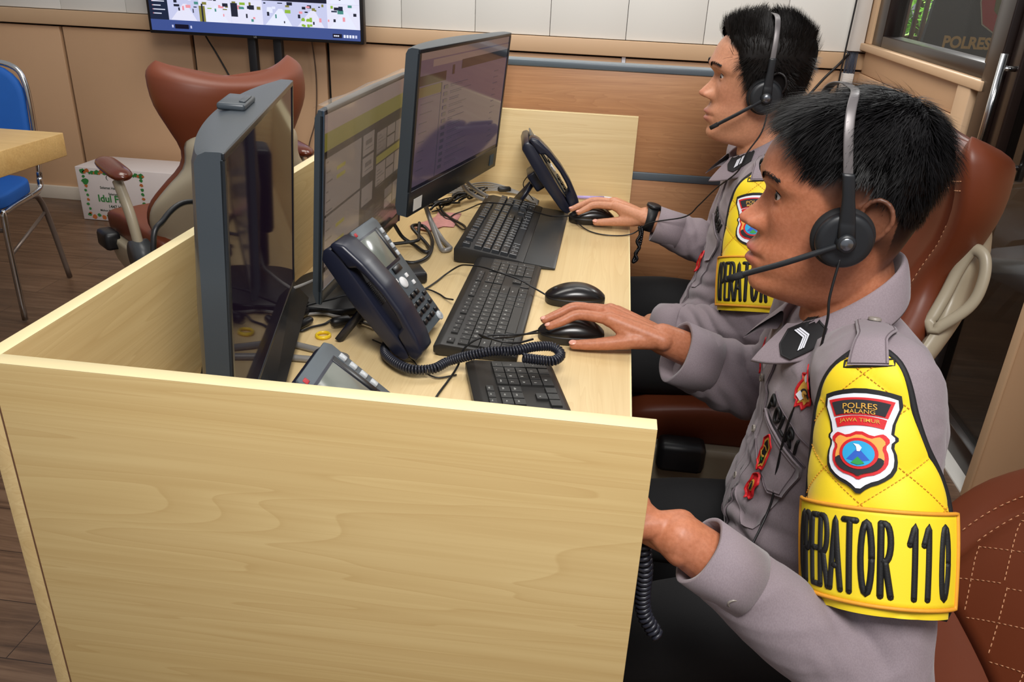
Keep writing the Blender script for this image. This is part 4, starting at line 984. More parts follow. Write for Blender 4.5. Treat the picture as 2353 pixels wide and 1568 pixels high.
M_org = mat('orange_embroidery', '#e29a2a', .6, var=.12, vscale=200, bump=.3, bscale=900, bdist=.0005); M_blet = mat('black_embroidery', '#0f0f10', .6, var=.1, bump=.4, bscale=700, bdist=.0006)
M_red = mat('red_embroidery', '#d11f26', .55, var=.1, vscale=100, bump=.3, bscale=900, bdist=.0005); M_gold2 = mat('gold_embroidery', '#d8a545', .5, var=.2, vscale=200, bump=.3, bscale=900); M_whe = mat('white_embroidery', '#e6e8f0', .6, var=.03)
M_skyb = mat('sky_blue_thread', '#2aa3d8', .6, var=.1, vscale=100); M_deepb = mat('deep_blue_thread', '#2c5fc0', .6, var=.1); M_grn = mat('green_thread', '#2f9a48', .6, var=.1); M_orl = mat('pale_orange_thread', '#f0a64c', .6, var=.08); M_grey_thread = mat('charcoal_thread', '#26262b', .8, var=.2, vscale=300)
M_button = mat('grey_button', '#8d857c', .35, var=.08, vscale=60)

def capsule(mb, a, b, ra, rb, seg=16, mi=0):
    a, b = V(a), V(b); d = (b-a).normalized(); P = []; R = []
    for k in range(5): p = PI/2*k/5; P.append(a-d*ra*math.cos(p)); R.append(max(1e-4, ra*math.sin(p)))
    P += [a, a.lerp(b, .5), b]; R += [ra, (ra+rb)/2, rb]
    for k in range(1, 6): p = PI/2*k/5; P.append(b+d*rb*math.sin(p)); R.append(max(1e-4, rb*math.cos(p)))
    mb.tube(P, R, seg=seg, mi=mi)
def limb(mb, pts, rads, seg=20, n=6, flat=1., up=None, ends=True):
    P = crom(pts, n); m = len(pts); R = []
    for i in range(len(P)):
        u = i/n; k = min(int(u), m-2); f = u-k; f = f*f*(3-2*f); R.append(rads[k]*(1-f)+rads[k+1]*f)
    if ends:
        d0 = (P[1]-P[0]).normalized(); d1 = (P[-1]-P[-2]).normalized(); r0, r1 = R[0], R[-1]
        A = [P[0]-d0*r0*math.cos(PI/2*k/4) for k in range(4)]; B = [P[-1]+d1*r1*math.sin(PI/2*k/4) for k in range(1, 5)]
        R = [max(1e-4, r0*math.sin(PI/2*k/4)) for k in range(4)]+R+[max(1e-4, r1*math.cos(PI/2*k/4)) for k in range(1, 5)]; P = A+P+B
    mb.tube(P, R, seg=seg, flat=flat, up=up)
def sstep(x): x = np.clip(x, 0, 1); return x*x*(3-2*x)

class Head:
    """head in local axes (forward, left, up), origin between the ear canals"""
    def __init__(s, org, yaw, prof, sc=1., pitch=0):
        c, n = math.cos(yaw), math.sin(yaw)
        f = V((-c, -n, 0)); l = V((n, -c, 0)); u = V((0, 0, 1))
        if pitch: f, u = f*math.cos(pitch)-u*math.sin(pitch), u*math.cos(pitch)+f*math.sin(pitch)
        s.M = Matrix(((f.x*sc, l.x*sc, u.x*sc, org[0]), (f.y*sc, l.y*sc, u.y*sc, org[1]), (f.z*sc, l.z*sc, u.z*sc, org[2]), (0, 0, 0, 1)))
        s.front = sorted([(z, x) for z, x in prof]); s.lid = .34; s.ex = .064
        s.back = [(-.125, -.060), (-.10, -.062), (-.06, -.068), (-.03, -.080), (0, -.091), (.03, -.097), (.06, -.096), (.085, -.086), (.105, -.068), (.118, -.046), (.127, -.020)]
        s.wid = [(-.125, .030), (-.113, .040), (-.10, .049), (-.08, .057), (-.055, .063), (-.03, .0665), (-.005, .070), (.02, .0735), (.045, .076), (.07, .0745), (.09, .067), (.105, .056), (.118, .036), (.127, .012)]
    def surf(s, th, z):
        """th: 0 front .. pi back (both signs); returns local point"""
        F = lerp_tab(s.front, z)[0]; B = lerp_tab(s.back, z)[0]; W = lerp_tab(s.wid, z)[0]
        xm = -.012 if z > 0 else -.012+.02*min(1, -z/.06)
        if z > .118: xm = (F+B)/2
        c, n = math.cos(th), math.sin(th)
        if c > 0:
            f = xm+(F-xm)*abs(c)**(.80-.28*math.exp(-((z-.018)/.030)**2)); l = W*math.copysign(abs(n)**.92, n)
        else: f = xm+(B-xm)*-1*-(abs(c)**.95); l = W*math.copysign(abs(n)**.95, n)
        if c <= 0: f = xm-(xm-B)*abs(c)**.95
        if z < .0: # cheeks narrow toward the mouth and chin
            k = min(1, -z/.09)
            if c > 0: l *= 1-.22*k*abs(c)**.7*(1-abs(c)**4)
        return f, l, z
    def point(s, th, z, out=0):
        f, l, zz = s.surf(th, z)
        if abs(th) < 1.3:
            def g(x, c, w_): return math.exp(-((x-c)/w_)**2)
            # nose
            amp = lerp_tab([(-.036, 0), (-.031, .004), (-.026, .022), (-.018, .0300), (-.010, .0240), (.002, .0135), (.014, .006), (.024, .001), (.032, 0)], z)[0]
            sw = lerp_tab([(-.036, .014), (-.026, .0125), (-.015, .0105), (0, .0075), (.02, .0068), (.03, .007)], z)[0]
            f += amp*g(l, 0, sw)
            for sg in (-1, 1):
                f += .0150*g(l, sg*.0155, .0070)*g(z, -.0215, .0090)          # nostril wings
                f -= .0030*g(l, sg*.0075, .004)*g(z, -.0315, .004)
                f -= .0065*g(l, sg*.029, .0150)*g(z, .019, .0120)                # eye sockets
                f += .0045*g(l, sg*.034, .018)*g(z, .040, .0075)                 # brow
                f += .0050*g(l, sg*.044, .018)*g(z, -.012, .020)                 # cheekbone
                f -= .0020*g(l, sg*.024, .009)*g(z, -.035, .012)
                f -= .0025*g(l, sg*.026, .006)*g(z, -.062, .006)
            f += .0070*g(z, -.0545, .0056)*g(l, 0, .020)+.0072*g(z, -.0705, .0060)*g(l, 0, .018)
            f -= .0075*g(z, -.0618, .0022)*g(l, 0, .022)
            f -= .0018*g(l, 0, .0035)*g(z, -.044, .008)
        if out:
            c = V((f-(-.01), l, max(0, z-.02)*1.3)); c.normalize(); f += c.x*out; l += c.y*out; z += c.z*out
        return V((f, l, z))
    def mesh(s, mb):
        zs = [-.125, -.122]+list(np.linspace(-.118, -.04, 34))+list(np.linspace(-.037, .05, 38))+list(np.linspace(.055, .118, 16))+[.121, .1235, .1255, .127]
        ths = sorted(set([round(PI*math.copysign(abs(k)**1.35, k), 6) for k in np.linspace(-1, 1, 141)]))[:-1]
        L = []
        for z in zs: L.append([s.M @ s.point(t, z) for t in ths])
        mb.grid(L, closev=True); n = len(ths); o = len(mb.v)-n*len(zs)
        mb.f.append(tuple(o+i for i in range(n))); mb.mi.append(0); mb.sm.append(True); o = len(mb.v)-n; mb.f.append(tuple(o+i for i in range(n))); mb.mi.append(0); mb.sm.append(True)
        for sg in (-1, 1):      # eyelids and ears
            e = V((s.ex, sg*.0295, .0190))
            for v0, v1 in ((s.lid, 1.35), (-.30, -1.35)):
                rows = []
                for R, rev in ((.0142, 0), (.0118, 1)):
                    for j in range(7):
                        w_ = j/6 if not rev else 1-j/6; row = []
                        for k in range(17):
                            a = -1.35+2.7*k/16; e0 = v0*max(0, math.cos(a*1.12))-.05*sg*a; el = e0+(v1-e0)*w_
                            row.append(s.M @ (e+V((math.cos(a)*math.cos(el), math.sin(a)*math.cos(el), math.sin(el)))*R))
                        rows.append(row)
                mb.grid(rows, closeu=True)
                n_ = 17; o_ = len(mb.v)-n_*14
                for kk in (0, 16): mb.f.append(tuple(o_+i*n_+kk for i in range(14))); mb.mi.append(0); mb.sm.append(True)
            er = V((-.012, sg*.073, .008))
            hx = crom([er+V((.010, sg*.001, -.020)), er+V((.010, sg*.004, -.004)), er+V((.008, sg*.006, .008)), er+V((.004, sg*.009, .022)), er+V((-.008, sg*.013, .029)), er+V((-.020, sg*.017, .022)), er+V((-.024, sg*.018, .006)), er+V((-.018, sg*.014, -.010)), er+V((-.008, sg*.008, -.022)), er+V((.002, sg*.003, -.026))], 5)
            mb.tube([s.M @ p for p in hx], .0032, seg=8)
            rot = Matrix(((1, 0, 0), (0, 1, 0), (0, 0, 1)))
            pl = []
            for i in range(7):
                row = []
                for p in hx[::2]: q_ = er.lerp(p, .15+.85*i/6); row.append(s.M @ (q_+V((0, sg*(.000-.004*math.sin(PI*i/6)), 0))))
                pl.append(row)
            pl2 = [[p+(s.M.to_3x3() @ V((0, -sg*.005, 0))) for p in row] for row in pl[::-1]]
            mb.grid(pl+pl2)
            mb.tube([s.M @ (er+V((.004, 0, 0))), s.M @ (er+V((.004, -sg*.02, 0)))], [.012, .014], seg=10)
PROF = [(-.125, .020), (-.119, .055), (-.113, .080), (-.106, .0925), (-.097, .0955), (-.085, .0925), (-.074, .0965), (-.062, .0985), (-.050, .0975), (-.037, .0925), (-.024, .0905), (-.005, .0900), (.012, .0895), (.022, .0915), (.033, .0995), (.045, .1015), (.062, .0990), (.080, .0915), (.095, .0800), (.108, .0620), (.118, .0380), (.127, .0060)]

def hand(mb, wrist, w_r, fingers, thumb, palm_side, wr=(.027, .019)):
    """fingers: lists [mcp, pip, dip, tip]; thumb: [cmc, mcp, ip, tip]"""
    W = V(wrist)
    for i, fg in enumerate(fingers):
        u = i/(len(fingers)-1)-.5; base = W+V(w_r)*u
        fr = (.0100, .0092, .0082, .0068) if i < 3 else (.0088, .0080, .0070, .0058)
        capsule(mb, base, fg[0], .0165, .0128); limb(mb, fg, fr, seg=12, n=4)
        mb.ell(V(fg[0])+V((0, 0, .001)), (.0122, .0118, .0108))
        if i: capsule(mb, (V(fg[0])+base)/2, (V(fingers[i-1][0])+W)/2, .0125, .0125)
    limb(mb, thumb, (.0145, .0118, .0098, .0082), seg=12, n=4)
    capsule(mb, W+V(w_r)*-.3, thumb[0], .0165, .0150); capsule(mb, thumb[0], fingers[0][0], .0125, .0100); capsule(mb, V(thumb[1]).lerp(V(thumb[0]), .4), V(fingers[0][0]).lerp(W, .3), .0100, .0115)

def strands(roots, width=.0009, seg=4):
    """roots: list of polylines (world) with outward normals -> flat ribbons"""
    vs = []; fs = []
    for P, nrm in roots:
        o = len(vs); n = len(P)
        for i, p in enumerate(P):
            d = (P[min(i+1, n-1)]-P[max(i-1, 0)]); sd = d.cross(nrm)
            if sd.length < 1e-9: sd = V((1, 0, 0))
            sd.normalize(); w_ = width*(1-(i/(n-1))**2*.85)
            vs.append(p-sd*w_); vs.append(p+sd*w_)
        for i in range(n-1): fs.append((o+2*i, o+2*i+1, o+2*i+3, o+2*i+2))
    return vs, fs

def make_hair(H, mask, thick, flow, length, count, name, m, parent, loc, curl=.35, width=.0009, seed=1, lift=.5, segs=5, spread=.5, gap=None):
    rr = random.Random(seed); mb = MB()
    zs = list(np.linspace(-.09, .10, 52))+list(np.linspace(.103, .127, 14)); nt = 110; ths = [-PI+2*PI*k/nt for k in range(nt)]
    G = []; ok = []
    for z in zs:
        row = []; ro = []
        for t in ths:
            p = H.point(t, z); mk = mask(p); T_ = thick(p)*mk*.62+.0004
            row.append(H.M @ (H.point(t, z, T_+.0012*noise.noise(p*90)*min(1, T_*200)))); ro.append(mk)
        G.append(row); ok.append(ro)
    base = len(mb.v); vs = [p for r in G for p in r]; fs = []
    for i in range(len(zs)-1):
        for j in range(nt):
            j2 = (j+1) % nt
            if min(ok[i][j], ok[i][j2], ok[i+1][j], ok[i+1][j2]) > .12: fs.append((i*nt+j, i*nt+j2, (i+1)*nt+j2, (i+1)*nt+j))
    fs.append(tuple((len(zs)-1)*nt+j for j in range(nt)))
    used = sorted({i for f in fs for i in f}); mp = {a: b for b, a in enumerate(used)}
    mb.add([vs[i] for i in used], [tuple(mp[i] for i in f) for f in fs], 0, True)
    roots = []; R3 = H.M.to_3x3().normalized(); k = 0; tries = 0
    while k < count and tries < count*6:
        tries += 1
        if rr.random() < .42: z = rr.uniform(.085, .127)
        else: z = rr.uniform(-.085, .115)
        t = rr.uniform(-PI, PI)
        if z > .115 and rr.random() > max(.15, (.127-z)/.012): continue
        p = H.point(t, z); mk = mask(p)
        if rr.random() > mk: continue
        if gap is not None and abs(p.x-(.014+.010*p.z/.15 if gap > .1 else gap)) < .0062 and p.z > .03: continue
        T_ = thick(p); n = (V((p.x+.01, p.y, max(0, p.z-.02)*1.3))).normalized()
        d = flow(p, n); d = d-n*d.dot(n)
        if d.length < 1e-6: continue
        d.normalize(); d = d+noise.noise_vector(p*38+V((seed, 2, 5)))*spread; d = (d+V((rr.gauss(0, .16), rr.gauss(0, .16), rr.gauss(0, .16)))); Ln = length(p)*rr.uniform(.75, 1.15)
        q_ = p+n*T_*rr.uniform(.25, .8); P = [H.M @ q_]; dd = (d+n*lift).normalized()
        for s_ in range(segs):
            q_ = q_+dd*Ln/segs; dd = (dd-n*curl*lift*2/segs+V((0, 0, -.05))).normalized()
            # keep outside the skull
            rq = V((q_.x+.01, q_.y, max(0, q_.z-.02)*1.3)); 
            P.append(H.M @ q_)
        roots.append((P, R3 @ n)); k += 1
    v, f = strands(roots, width); mb.add(v, f, 0, True)
    me = bpy.data.meshes.new(name); me.from_pydata([tuple(V(p)-V(loc)) for p in mb.v], [], mb.f); me.materials.append(m); me.polygons.foreach_set('use_smooth', [True]*len(mb.f))
    o = bpy.data.objects.new(name, me); COL.objects.link(o); o.parent = parent; return o

def chaikin(o, n=2):
    for _ in range(n): o = [q for i, p in enumerate(o) for q in ((p[0]*.75+o[(i+1) % len(o)][0]*.25, p[1]*.75+o[(i+1) % len(o)][1]*.25), (p[0]*.25+o[(i+1) % len(o)][0]*.75, p[1]*.25+o[(i+1) % len(o)][1]*.75))]
    return o
def poly_fill(outline, rings=5, z=0):
    """star-shaped outline -> dense grid of verts/faces"""
    n = len(outline); cx = sum(p[0] for p in outline)/n; cy = sum(p[1] for p in outline)/n; vs = [(cx, cy, z)]; fs = []
    for r in range(1, rings+1):
        for x, y in outline: vs.append((cx+(x-cx)*r/rings, cy+(y-cy)*r/rings, z))
    for k in range(n): fs.append((0, 1+k, 1+(k+1) % n))
    for r in range(rings-1):
        for k in range(n): a = 1+r*n+k; b = 1+r*n+(k+1) % n; fs.append((a, a+n, b+n, b))
    return vs, fs
def dens(outline, step=.004):
    out = []
    for i, p in enumerate(outline):
        q_ = outline[(i+1) % len(outline)]; d = math.hypot(q_[0]-p[0], q_[1]-p[1]); m = max(1, int(d/step))
        for k in range(m): out.append((p[0]+(q_[0]-p[0])*k/m, p[1]+(q_[1]-p[1])*k/m))
    return out
def ring_strip(outline, w_, z=0):
    """border band just inside/outside an outline"""
    n = len(outline); cx = sum(p[0] for p in outline)/n; cy = sum(p[1] for p in outline)/n; vs = []; fs = []
    for x, y in outline:
        d = math.hypot(x-cx, y-cy) or 1; ux, uy = (x-cx)/d, (y-cy)/d
        vs += [(x-ux*w_, y-uy*w_, z*.3), (x-ux*w_*.3, y-uy*w_*.3, z), (x+ux*w_*.3, y+uy*w_*.3, z), (x+ux*w_, y+uy*w_, z*.3)]
    for k in range(n):
        for j in range(3): a = k*4+j; b = ((k+1) % n)*4+j; fs.append((a, b, b+1, a+1))
    return vs, fs
def ell_(cx, cy, rx, ry, a0=0, a1=2*PI, n=20): return [(cx+rx*math.cos(a0+(a1-a0)*k/n), cy+ry*math.sin(a0+(a1-a0)*k/n)) for k in range(n+1)]
GL = {'O': [ell_(.5, .5, .42, .5)], '0': [ell_(.5, .5, .36, .5)], 'P': [[(.12, 0), (.12, 1)], [(.12, 1)]+ell_(.45, .74, .42, .26, PI/2, -PI/2, 10)+[(.12, .48)]],
      'R': [[(.12, 0), (.12, 1)], [(.12, 1)]+ell_(.45, .74, .40, .26, PI/2, -PI/2, 10)+[(.12, .48)], [(.45, .48), (.9, 0)]], 'E': [[(.85, 1), (.12, 1), (.12, 0), (.88, 0)], [(.12, .52), (.75, .52)]],
      'A': [[(.02, 0), (.5, 1), (.98, 0)], [(.2, .33), (.8, .33)]], 'T': [[(.0, 1), (1, 1)], [(.5, 1), (.5, 0)]], 'L': [[(.12, 1), (.12, 0), (.85, 0)]], 'I': [[(.5, 0), (.5, 1)]], '1': [[(.15, .74), (.55, 1), (.55, 0)]]}
def stroke_letters(items, fn, w_, h, r, name, m, parent, z=0, loc=(0, 0, 0)):
    mb = MB()
    for ch, cx, cy in items:
        for pl in GL[ch]:
            P2 = []
            for (x0, y0), (x1, y1) in zip(pl, pl[1:]):
                n = max(1, int(max(abs(x1-x0)*w_, abs(y1-y0)*h)/.003))
                P2 += [(x0+(x1-x0)*k/n, y0+(y1-y0)*k/n) for k in range(n)]
            P2.append(pl[-1]); pts = [fn((cx+(x-.5)*w_, cy+(y-.5)*h, z), 0)-V(loc) for x, y in P2]
            mb.tube(pts, r, seg=8)
            for e in (0, -1): mb.ell(pts[e], (r, r, r), nu=8, nv=6)
    return mb.build(name, m, parent)
class Proj:
    """drapes flat shapes onto a surface: frame origin o, x axis, y axis; casts against -normal"""
    def __init__(s, bvh, o, xd, yd): s.b = bvh; s.o = V(o); s.x = V(xd).normalized(); y = V(yd); s.y = (y-s.x*y.dot(s.x)).normalized(); s.n = s.x.cross(s.y)
    def __call__(s, p, off=.0012):
        q_ = s.o+s.x*p[0]+s.y*p[1]; h = s.b.ray_cast(q_+s.n*.10, -s.n, .3)
        if h[0] is None: h = (s.b.find_nearest(q_)[0],)
        return h[0]+s.n*(off+(p[2] if len(p) > 2 else 0))
def mapped(parts, fn, name, mats, parent, loc, off=.0012):
    mb = MB()
    for vs, fs, mi in parts: mb.add([tuple(fn(p, off)-V(loc)) for p in vs], fs, mi, True)
    me = bpy.data.meshes.new(name); me.from_pydata(mb.v, [], mb.f)
    for m in mats: me.materials.append(m)
    me.polygons.foreach_set('material_index', mb.mi); me.polygons.foreach_set('use_smooth', mb.sm)
    o = bpy.data.objects.new(name, me); COL.objects.link(o); o.parent = parent; return o
def thick_text(s, size, sx=1., bold=.0, z=.0015, x0=0, y0=0, sub=None):
    v, f = text_geo(s, 1., bold/size if size else 0)
    return [(x*size*sx+x0, y*size+y0, z) for x, y, _ in v], f
def puff_text(s, size, sx, bold, h, x0=0, y0=0):
    """raised embroidered lettering: outline walls plus a top"""
    v, f = text_geo(s, 1., bold/size); V2 = [(x*size*sx+x0, y*size+y0) for x, y, _ in v]; n = len(V2)
    from collections import Counter
    ec = Counter(); 
    for p in f:
        for a, b in zip(p, p[1:]+p[:1]): ec[(a, b)] += 1
    bd = [(a, b) for (a, b) in ec if (b, a) not in ec]
    vs = [(x, y, 0) for x, y in V2]+[(x, y, h) for x, y in V2]
    return vs, [tuple(i+n for i in p) for p in f]+[(a, b, b+n, a+n) for a, b in bd]

def armband(person, loc, S, E, R, fw=(-1, 0, 0), th0=33):
    """yellow quilted brassard wrapped round the left upper arm"""
    S, E = V(S), V(E); T_ = (E-S).normalized(); Fw = V(fw); Fw = (Fw-T_*Fw.dot(T_)).normalized(); O = T_.cross(Fw)
    if O.y > 0: O = -O
    th0 = math.radians(th0)
    def P(p, off=0, r_=None):      # p = (x metres across toward the back, y metres up from s=0.12, z lift)
        z = p[2] if len(p) > 2 else 0
        s = .120-p[1]; th = th0-p[0]/R; r = R+off+z
        r *= 1-.02*math.sin(s*30)
        if s < 0:
            ph = -s/R; return S+(O*math.cos(th)+Fw*math.sin(th))*(math.cos(ph)*r)-T_*(math.sin(ph)*r)
        return S+T_*s+(O*math.cos(th)+Fw*math.sin(th))*r
    # quilted shield, tapering to the shoulder
    xl = [(-.085, -.092), (-.04, -.088), (0.0, -.085), (.04, -.078), (.08, -.068), (.11, -.055), (.138, -.036), (.154, -.018), (.160, -.010)]
    xr = [(-.085, .096), (-.04, .094), (0.0, .092), (.03, .080), (.06, .062), (.09, .050), (.12, .042), (.142, .034), (.154, .024), (.160, .014)]
    xl[0] = (-.108, -.094); xr[0] = (-.108, .094)
    def quilt(x, y):
        a = (x*.8+y)/.066; b = (-x*.8+y)/.066
        return .0036*(abs(math.sin(PI*a))**.5*abs(math.sin(PI*b))**.5)
    Y = np.linspace(-.108, .160, 70); G = []
    for y in Y:
        a, b = lerp_tab(xl, y)[0], lerp_tab(xr, y)[0]; row = []
        for k in range(61):
            u = k/60; x = a+(b-a)*u; e = min(u, 1-u)*(b-a); ee = min(1, e/.006, (.162-y)/.006+.05); row.append(P((x, y, .001+quilt(x, y)*ee), .001)-V(loc))
        G.append(row)
    ab = MB(); ab.grid(G); 
    G2 = [[P((lerp_tab(xl, y)[0]+(lerp_tab(xr, y)[0]-lerp_tab(xl, y)[0])*k/20, y, -.003), 0)-V(loc) for k in range(21)] for y in Y[::5]]
    ab.grid(G2, flip=True)
    band = ab.build('armband', [M_yel], person)
    edge = [(lerp_tab(xl, y)[0], y) for y in np.linspace(-.108, .160, 50)]+[(lerp_tab(xr, y)[0], y) for y in np.linspace(.160, -.108, 50)]
    t = MB().tube([P((x, y, .0005), 0)-V(loc) for x, y in edge], .0042, closed=True, seg=8); t.build('black_binding', M_blk, band)
    q_ = MB()
    for k in range(-4, 6):
        for sg in (-1, 1):
            pts = []
            for i in range(61):
                x = -.1+.2*i/60; y = sg*-.8*x+.066*k
                if -.100 < y < .156 and lerp_tab(xl, y)[0]+.004 < x < lerp_tab(xr, y)[0]-.004: pts.append(P((x, y, .0026), .0010)-V(loc))
            for i in range(0, len(pts)-1): q_.tube([pts[i], pts[i].lerp(pts[i+1], .6)], .0005, seg=4)
    q_.build('quilting_stitches', M_org, band)
    # epaulette slot stitched at the top
    sl = [(-.020, .138), (.028, .140), (.028, .147), (-.020, .145)]
    MB().tube([P((x, y, .003), .001)-V(loc) for x, y in dens(sl, .003)], .0011, closed=True, seg=6).build('slot_stitching', M_blk, band)
    # name plate
    x0, x1, y0, y1 = -.094, .095, -.098, -.004
    G = [[P((x0+(x1-x0)*k/60, y0+(y1-y0)*j/16, .0062), .0012)-V(loc) for k in range(61)] for j in range(17)]
    Gb = [[P((x0+(x1-x0)*k/60, y0+(y1-y0)*j/16, .0030), .0012)-V(loc) for k in range(61)] for j in (16, 0)]
    pl = MB().grid(G+Gb, closeu=True).build('name_plate', [mat('yellow_twill', '#f2d624', .6, var=.04, bump=.2, bscale=900, bdist=.0004)], band)
    o_ = dens([(x0, y0), (x1, y0), (x1, y1), (x0, y1)], .004)
    MB().tube([P((x, y, .0068), .001)-V(loc) for x, y in o_], .0021, closed=True, seg=8).build('orange_border', M_org, pl)
    stroke_letters([(c, x, (y0+y1)/2-.001) for c, x in zip('OPERATOR110', (-.067, -.056, -.045, -.034, -.0215, -.008, .0065, .0225, .046, .0585, .0765))], P, .0110, .071, .0036, 'black_lettering', M_blet, pl, .0062, loc)
    # police shield emblem
    ex, ey = -.012, .064; E_ = []
    def sh(k): return [(0, -.062*k-.002*(k > 1)), (-.010, -.054*k), (-.024, -.048*k), (-.0345*k, -.036*k), (-.036*k, -.018*k), (-.031*k, -.004), (-.036*k, .004), (-.030*k, .012), (-.043*k, .052*k), (-.026, .0585*k), (0, .062*k), (.026, .0585*k), (.043*k, .052*k), (.030*k, .012), (.038*k, .004), (.031*k, -.004), (.036*k, -.018*k), (.0345*k, -.036*k), (.024, -.048*k), (.010, -.054*k)]
    def add(outl, z, mi, cx=0, cy=0, rings=8): 
        v, f = poly_fill(dens([(x+ex+cx, y+ey+cy) for x, y in outl], .003), rings, z+.0016); E_.append((v, f, mi))
    def arc_band(xa, ya, w0, w1, hgt, z, mi):
        o = [(-w0, 0), (0, .004), (w0, 0), (w1, hgt), (0, hgt+.005), (-w1, hgt)]; 
        n = 16; bot = [(-w0+2*w0*i/n, .004*(1-(2*i/n-1)**2)) for i in range(n+1)]; top = [(w1-2*w1*i/n, hgt+.005*(1-(2*i/n-1)**2)) for i in range(n+1)]
        add(bot+top, z, mi, xa, ya, 4)
    add(chaikin(sh(1.13), 1), .0034, 0); add(chaikin(sh(1.02), 1), .0044, 1)
    arc_band(0, .030, .0295, .0365, .022, .0052, 2); arc_band(0, .0325, .0265, .0320, .0165, .0060, 7)
    arc_band(0, .016, .0255, .0285, .012, .0052, 2)
    isd = [(0, -.052), (-.006, -.047), (-.020, -.043), (-.030, -.032), (-.031, -.018), (-.027, -.007), (-.033, .001), (-.026, .010), (-.021, .009), (-.014, .006), (0, .014), (.014, .006), (.021, .009), (.026, .010), (.033, .001), (.027, -.007), (.031, -.018), (.030, -.032), (.020, -.043), (.006, -.047)]
    add(chaikin(isd, 1), .0054, 2)
    add(chaikin([(x*.86, (y+.019)*.86-.019) for x, y in isd], 1), .0062, 3)
    add(chaikin([(-.0262, -.022), (-.0255, -.031), (-.018, -.039), (-.005, -.043), (0, -.047), (.005, -.043), (.018, -.039), (.0255, -.031), (.0262, -.022), (.012, -.020), (-.012, -.020)], 1), .0067, 7)
    circ = lambda r, cy=0: [(r*math.cos(2*PI*k/28), r*math.sin(2*PI*k/28)+cy) for k in range(28)]
    add(circ(.0205), .0074, 2, 0, -.017, 3); add(circ(.0168), .0080, 4, 0, -.017, 4)
    add([(-.012, -.008), (-.003, .004), (0, .006), (.003, .004), (.012, -.008), (0, -.011)], .0083, 5, 0, -.017, 3)
    add([(-.007, -.0125), (0, -.004), (.007, -.0125), (0, -.0148)], .0088, 6, 0, -.017, 3)
    add([(-.001, .003), (.002, .003), (.004, .008), (.001, .012), (-.005, .013), (-.002, .009)], .0088, 1, 0, -.017, 2)
    for s_, sz, yy, mi, z in (('POLRES', .0105, .0435, 8, .0068), ('MALANG', .0078, .0362, 8, .0068), ('JAWA TIMUR', .0070, .0250, 8, .0060)):
        v, f = text_geo(s_, 1., .006); E_.append(([(x*sz*1.05+ex, y*sz+ey+yy+.004*(1-(x*sz/.03)**2)-.002, z+.0018) for x, y, _ in v], f, mi))
    Pe = lambda p, off=0: P((ex+.010+(p[0]-ex)*.84, ey+.000+(p[1]-ey)*.77)+tuple(p[2:]), off)
    mapped(E_, Pe, 'police_emblem', [M_blk, M_whe, M_red, M_orl, M_skyb, M_deepb, M_grn, M_grey_thread, M_gold2], band, loc, .001)
    return P

def shirt_mesh(person, loc, mb, voxel=.0042, fold=.0024, smooth=4, folds=()):
    co, nr, fs = fuse(mb, voxel, smooth)
    out = co.copy()
    for i in range(len(co)):
        p = V(co[i]); w_ = noise.noise(p*9+V((3, 1, 7)))*.6; a = abs(noise.noise(V((p.x*13+w_*2, p.y*13, p.z*26))))
        d = (.35-a)*fold*2.3
        for c, r, ax, fr, am in folds:
            q_ = p-V(c); dist = q_.length
            if dist < r: k = (1-dist/r)**1.2; d += am*k*(abs(math.sin(q_.dot(V(ax).normalized())*fr+2.2*noise.noise(p*11)))-.5)
        out[i] = co[i]+nr[i]*d
    o = mesh_obj('shirt', out, fs, M_shirt, person, loc)
    return o, BVHTree.FromPolygons([tuple(p) for p in out], fs)
def loft(mb, rows, seg=40, sq=.85):
    """rows: (centre, (ax, r1), (ay, r2)) ellipse cross sections"""
    L = []
    for c, (ax, r1), (ay, r2) in rows:
        row = []
        for k in range(seg):
            a = 2*PI*k/seg; cs, sn = math.cos(a), math.sin(a)
            row.append(V(c)+V(ax)*(r1*math.copysign(abs(cs)**sq, cs))+V(ay)*(r2*math.copysign(abs(sn)**sq, sn)))
        L.append(row)
    mb.grid(L, closev=True); o = len(mb.v)-seg*len(rows)
    mb.f.append(tuple(o+i for i in range(seg))); mb.mi.append(0); mb.sm.append(True); o = len(mb.v)-seg; mb.f.append(tuple(o+i for i in range(seg))); mb.mi.append(0); mb.sm.append(True)

def cuff(person, loc, c, d, r, ln, btn=None, flat=.9):
    c, d = V(c)-V(loc), V(d).normalized(); T_, N = frames([c, c+d]); n_ = N[0]; b_ = T_[0].cross(n_); L = []
    for s, rr in ((0, r*1.04), (.0, r*1.10), (.001, r*1.12), (.5, r*1.10), (1, r*1.10), (1.0, r*1.07), (1, r*.98), (.5, r*.97), (0, r*.97)):
        L.append([c+d*(s*ln)+(n_*math.cos(2*PI*k/40)*flat+b_*math.sin(2*PI*k/40))*(rr*(1+.015*math.sin(k*.9))) for k in range(40)])
    o = MB().grid(L, closeu=True, closev=True).build('cuff', M_shirt, person)
    if btn is not None:
        bv = V(btn).normalized(); p = c+d*ln*.5+bv*r*1.11
        q_ = bv.to_track_quat('Z', 'Y').to_matrix().to_4x4(); MB().lathe([(0, .0015), (.004, .0015), (.0052, .0028), (.0062, .0024), (.0064, 0)], seg=24, M=Matrix.Translation(p) @ q_).build('cuff_button', M_button, o)
    return o

